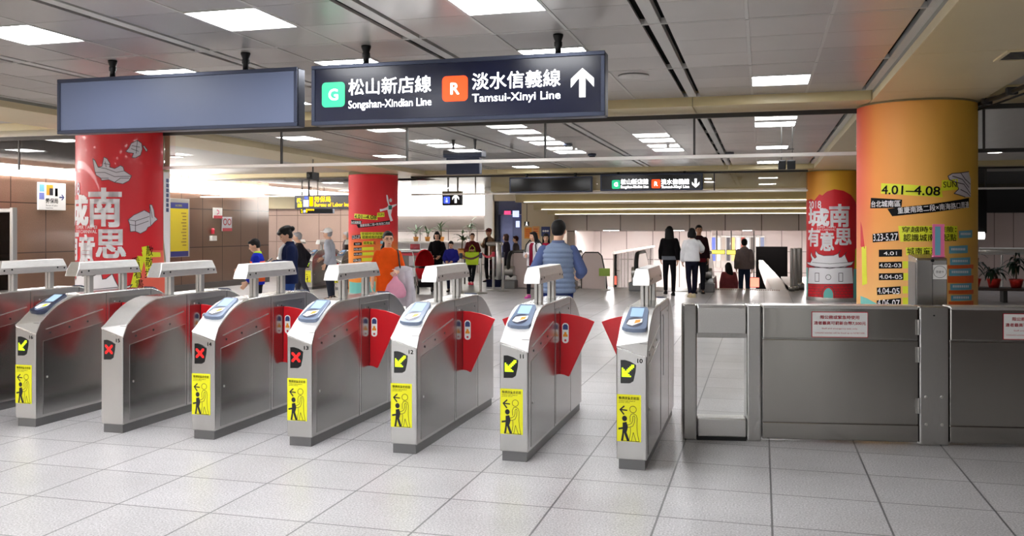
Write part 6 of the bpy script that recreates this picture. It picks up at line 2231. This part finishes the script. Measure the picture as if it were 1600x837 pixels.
person('man in brown jacket and dark red cap behind the guard rail', ground(764, 26.8), PI - 0.5, 1.58, dict(m=cloth(120, 92, 70), thick=0.03, shirt=cloth(36, 26, 26)), dict(m=cloth(28, 26, 28)), 'cap', HAIR, skin=SKIN2, vox=0.013, extra={'cap': cloth(110, 50, 44)}, pose={'elR': (0.25, 0.02, 1.14), 'wrR': (0.08, 0.24, 1.2)})
person('person with reddish hair behind the left escalator, left one of two', ground(791, 26.3), PI * 0.5, 1.42, dict(m=cloth(60, 54, 70), thick=0.03), dict(m=cloth(40, 40, 44)), 'bob', HAIR_B, vox=0.014)
person('person with dark red hair behind the left escalator, right one of two', ground(806, 26.6), PI * 0.5, 1.36, dict(m=cloth(90, 80, 84), thick=0.03), dict(m=cloth(40, 40, 44)), 'short', cloth(64, 30, 26), vox=0.014)
# two women coming from the escalator
person('woman in white jacket walking left of the man in quilted vest', ground(834, 20.6), PI - 0.25, 1.50, dict(m=cloth(222, 220, 222), thick=0.045, shirt=cloth(130, 30, 50)), dict(m=cloth(34, 32, 40), fit=0.92), 'long', pose=dict(walk(0.14), elR=(0.24, 0.02, 1.12), wrR=(0.12, 0.24, 1.10)), vox=0.012, head=(0.0, -0.5), shoes=cloth(200, 80, 160), hem=0.82)
person('woman in red scarf half hidden by the man in quilted vest', ground(853, 21.4), PI - 0.1, 1.46, dict(m=cloth(160, 26, 56), thick=0.04), dict(m=cloth(40, 38, 44)), 'long', vox=0.013, head=(-0.1, 0.3))
# the pair walking to the right escalator
person('woman in black top with long hair walking towards the escalator', ground(1046, 21.4), 0.22, 1.63, dict(m=cloth(20, 18, 20), thick=0.035, belt=cloth(112, 116, 124)), dict(m=cloth(22, 22, 26), fit=0.92), 'long', pose=walk(0.10, -1), vox=0.010, hem=0.93)
person('woman in white top and black trousers walking beside the one in black', ground(1081, 20.6), 0.30, 1.585, dict(m=cloth(236, 236, 238), thick=0.045), dict(m=cloth(24, 24, 38), fit=0.92), 'bob', pose=dict(walk(0.16), elR=(0.30, 0.12, 1.22), wrR=(0.36, 0.34, 1.15)), vox=0.010, hem=0.90, shoes=cloth(210, 196, 160), top_name='white_top', sleeve='long')
person('man in dark red facing us beyond the woman in white', ground(1092, 22.0), PI + 0.2, 1.66, dict(m=cloth(40, 22, 26), thick=0.03, belt=cloth(96, 22, 32)), dict(m=cloth(30, 30, 36)), 'short', skin=SKIN2, vox=0.012)
# people on the stairs
def on_stairs(px, D):
    v = AD(px, 358, D)
    i = max(0, int((v.y - WY) / 0.30))
    return Vector((v.x, WY + 0.30 * i + 0.12, -0.16 * i))


person('man in grey hooded top going down the stairs', on_stairs(1163, 24.25), 0.05, 1.62, dict(m=cloth(132, 118, 118), thick=0.05, hood=cloth(136, 122, 122)), dict(m=cloth(44, 56, 82)), 'short', vox=0.010, hem=0.86, top_name='hooded_top')
person('long haired person in rose coat lower on the stairs', on_stairs(1139, 25.6), 0.1, 1.58, dict(m=cloth(150, 76, 84), thick=0.05), dict(m=cloth(40, 36, 44)), 'long', vox=0.013, head=(-0.2, 0.3))
for px, D, c, lb_ in ((1186, 27.0, (60, 30, 34), 'dark clothed person far down the stairs right of the hooded man'), (1201, 29.0, (226, 220, 222), 'person in white shirt far down the stairs beside the parapet'), (1194, 31.0, (30, 28, 32), 'person in black at the foot of the stairs')):
    v = on_stairs(px, D)
    v.z = max(v.z, -2.3)
    if D > 28:
        v = Vector((min(AD(px, 358, D).x, WX1 - 0.5), AD(px, 358, D).y, -2.3 if D > 28.4 else v.z))
    person(lb_, v, 0.1, 1.66 if D < 30 else 1.7, dict(m=cloth(*c), thick=0.03), dict(m=cloth(30, 30, 34)), 'short', vox=0.014)

# ---------------------------------------------------------------- things people hold or push
def wpt(t, v):
    return wmat(t) @ Vector(v)


# phone
hp_ = (Pj['wrR'] + Pj['wrL']) / 2 * (1.60 / 1.70)
q = wpt(mj, (0, hp_.y + 0.095, hp_.z + 0.02))
ph = thing('phone', 'dark phone held by the man in navy jacket', 'phone', tuple(q), mj.rotation_euler.z)
MB().box(-0.036, 0.036, -0.004, 0.004, -0.02, 0.12).obj('case', M['black'], ph, 0.003, local=True)
MB().box(-0.033, 0.033, -0.0052, -0.004, -0.012, 0.112).obj('screen', M['lcd'], ph, local=True)
ph.rotation_euler = (0.9, 0, mj.rotation_euler.z)
# folded grey coat and pink bag of the woman in orange
kk = 1.53 / 1.70
wl = Pw['wrL'] * kk
el = Pw['elL'] * kk
ct = thing('folded_coat', 'pale grey coat hanging over the arm of the woman in orange', 'coat', tuple(wpt(wo, wl)), wo.rotation_euler.z)
mb = MB()
o0 = wl
mid = (wl + el) / 2 - o0
rings = []
for z, w_, d_ in ((0.07, 0.05, 0.05), (0.05, 0.12, 0.085), (-0.05, 0.135, 0.085), (-0.18, 0.13, 0.075), (-0.32, 0.145, 0.07), (-0.43, 0.15, 0.06), (-0.50, 0.12, 0.045)):
    rg = []
    for i in range(24):
        a = 2 * PI * i / 24
        wob = 1 + 0.14 * math.sin(5 * a + z * 9) * min(1, max(0, 0.05 - z) * 4)
        rg.append(mid + Vector((-0.05 + w_ * wob * math.cos(a) + (0.05 * z), d_ * wob * math.sin(a), z)))
    rings.append(rg)
mb.loft(rings)
mb.obj('draped_cloth', cloth(196, 190, 196), ct, local=True, smooth=True)
sl = MB()
sl.path([mid + Vector((-0.10, 0.06, 0.0)), mid + Vector((-0.15, 0.08, -0.25)), mid + Vector((-0.13, 0.09, -0.58))], 0.05, 10)
sl.obj('hanging_sleeve', cloth(190, 184, 192), ct, local=True, smooth=True)
pb = thing('carrier_bag', 'pink carrier bag hanging from the hand of the woman in orange', 'bag', tuple(wpt(wo, wl + Vector((0.03, 0.12, -0.03)))), wo.rotation_euler.z)
mb = MB()
mb.loft([[Vector((w_ * math.cos(2 * PI * i / 20) * (1 + 0.08 * math.sin(7 * i)), d_ * math.sin(2 * PI * i / 20), z)) for i in range(20)] for z, w_, d_ in ((-0.02, 0.02, 0.015), (-0.07, 0.05, 0.03), (-0.14, 0.11, 0.05), (-0.24, 0.145, 0.07), (-0.30, 0.14, 0.065), (-0.325, 0.10, 0.04))])
mb.obj('sack', cloth(216, 150, 172), pb, local=True, smooth=True)
mb = MB()
mb.path([Vector((-0.03, 0, -0.06)), Vector((-0.02, 0, 0.0)), Vector((0, 0, 0.02)), Vector((0.02, 0, 0.0)), Vector((0.03, 0, -0.06))], 0.006, 6)
mb.obj('handle', cloth(216, 150, 172), pb, local=True)
st = thing('shoulder_strap', 'dark shoulder strap across the woman in orange', 'strap', tuple(wpt(wo, (0, 0, 1.2))), wo.rotation_euler.z)
MB().path([Vector((-0.14, 0.02, 0.075)), Vector((-0.15, 0.115, 0.0)), Vector((-0.16, 0.165, -0.12)), Vector((-0.20, 0.16, -0.30)), Vector((-0.22, 0.05, -0.40)), Vector((-0.20, -0.14, -0.25)), Vector((-0.15, -0.15, 0.0)), Vector((-0.13, -0.06, 0.07))], 0.012, 8).obj('webbing', M['rubber'], st, local=True, smooth=True)
# lime bag
lw = next(o for o in bpy.data.objects if o.get('label', '').startswith('woman in maroon'))
q = wpt(lw, (0.0, 0.30, 0.93))
lg = thing('tote_bag', 'lime green tote bag on the arm of the woman in maroon', 'bag', tuple(q), lw.rotation_euler.z)
MB().loft([[Vector(v) for v in ((-w_, -d_, z), (w_, -d_, z), (w_, d_, z), (-w_, d_, z))] for z, w_, d_ in ((-0.36, 0.17, 0.06), (-0.2, 0.185, 0.07), (0.0, 0.20, 0.05))]).obj('bag_body', cloth(196, 226, 60), lg, 0.02, local=True)
for y in (-0.045, 0.045):
    MB().path([Vector((-0.09, y, -0.02)), Vector((-0.07, y, 0.12)), Vector((0, y * 0.6, 0.2)), Vector((0.07, y, 0.12)), Vector((0.09, y, -0.02))], 0.010, 6).obj('handle', cloth(180, 214, 60), lg, local=True, smooth=True)
MB().box(-0.19, 0.19, -0.073, -0.06, -0.06, -0.03).obj('band', cloth(70, 50, 40), lg, local=True)
# backpack of the woman in white
ww = next(o for o in bpy.data.objects if o.get('label', '').startswith('woman in white jacket'))
bk = thing('backpack', 'black backpack worn by the woman in white jacket', 'bag', tuple(wpt(ww, (0, -0.2, 1.12))), ww.rotation_euler.z)
mb = MB()
mb.ell((0, 0, 0), 0.14, 0.08, 0.19)
mb.ell((0, -0.03, -0.06), 0.12, 0.075, 0.11)
voxel(mb, 'pack', M['rubber'], bk, 0.012, 2)
for s in (1, -1):
    MB().path([Vector((s * 0.09, 0.05, 0.15)), Vector((s * 0.11, 0.18, 0.20)), Vector((s * 0.12, 0.335, 0.10)), Vector((s * 0.15, 0.35, -0.05)), Vector((s * 0.19, 0.2, -0.16)), Vector((s * 0.12, 0.04, -0.14))], 0.016, 8).obj('strap', M['rubber'], bk, local=True, smooth=True)
# crossbody strap of the woman in white top
# pram
pr_p = G(664, 458)
pm_ = thing('pram', 'red pram with black canopy frame in front of the woman in black', 'pram', (pr_p.x, pr_p.y, 0), PI + 0.5)
red = cloth(190, 24, 34)
blk = cloth(24, 22, 24)
mb = MB()
mb.loft([ering((0, y, z), rx, ry, 18) for z, y, rx, ry in ((0.36, 0.02, 0.16, 0.26), (0.48, 0.0, 0.22, 0.34), (0.60, -0.02, 0.23, 0.35), (0.62, -0.02, 0.20, 0.32))])
mb.obj('seat_tub', red, pm_, 0.01, local=True, smooth=True)
MB().ell((0, 0.02, 0.62), 0.17, 0.24, 0.05).obj('cushion', blk, pm_, local=True, smooth=True)
mb = MB()
rings = []
for i in range(9):
    a = math.radians(-5 + 112 * i / 8)
    rr = []
    for j in range(13):
        b = PI * j / 12
        x = 0.235 * math.cos(b)
        r_ = 0.38 * math.sin(b) + 0.02
        rr.append(Vector((x, -0.06 - r_ * math.cos(a), 0.68 + r_ * math.sin(a))))
    rings.append(rr)
vs = [p for r in rings for p in r]
fs = [(i * 13 + j, i * 13 + j + 1, (i + 1) * 13 + j + 1, (i + 1) * 13 + j) for i in range(8) for j in range(12)]
mb.add(vs, fs)
cn = mb.obj('canopy', red, pm_, local=True, smooth=True)
sm = cn.modifiers.new('s', 'SOLIDIFY')
sm.thickness = 0.012
mb = MB()
for s in (1, -1):
    mb.path([(s * 0.23, -0.62, 1.0), (s * 0.23, -0.45, 0.92), (s * 0.22, 0.0, 0.5), (s * 0.22, 0.36, 0.12)], 0.014, 8)
    mb.path([(s * 0.22, 0.12, 0.42), (s * 0.22, -0.34, 0.12)], 0.014, 8)
mb.tube((-0.23, -0.62, 1.0), (0.23, -0.62, 1.0), 0.016)
mb.obj('frame', M['alu'], pm_, local=True)
for s in (1, -1):
    for y, r_ in ((0.38, 0.11), (-0.36, 0.13)):
        wl_ = MB().tube((s * 0.22 - 0.02, y, r_), (s * 0.22 + 0.02, y, r_), r_, n=22).obj('wheel', M['rubber'], pm_, 0.012, local=True)
        MB().tube((s * 0.22 - 0.024, y, r_), (s * 0.22 + 0.024, y, r_), r_ * 0.55, n=18).obj('hub', M['alu'], wl_, local=True)
MB().box(-0.19, 0.19, -0.25, 0.28, 0.16, 0.30).obj('basket', blk, pm_, 0.03, local=True)
MB().box(-0.2, -0.12, 0.30, 0.36, 0.40, 0.60).obj('white_pouch', M['sticker_white'], pm_, 0.02, local=True)
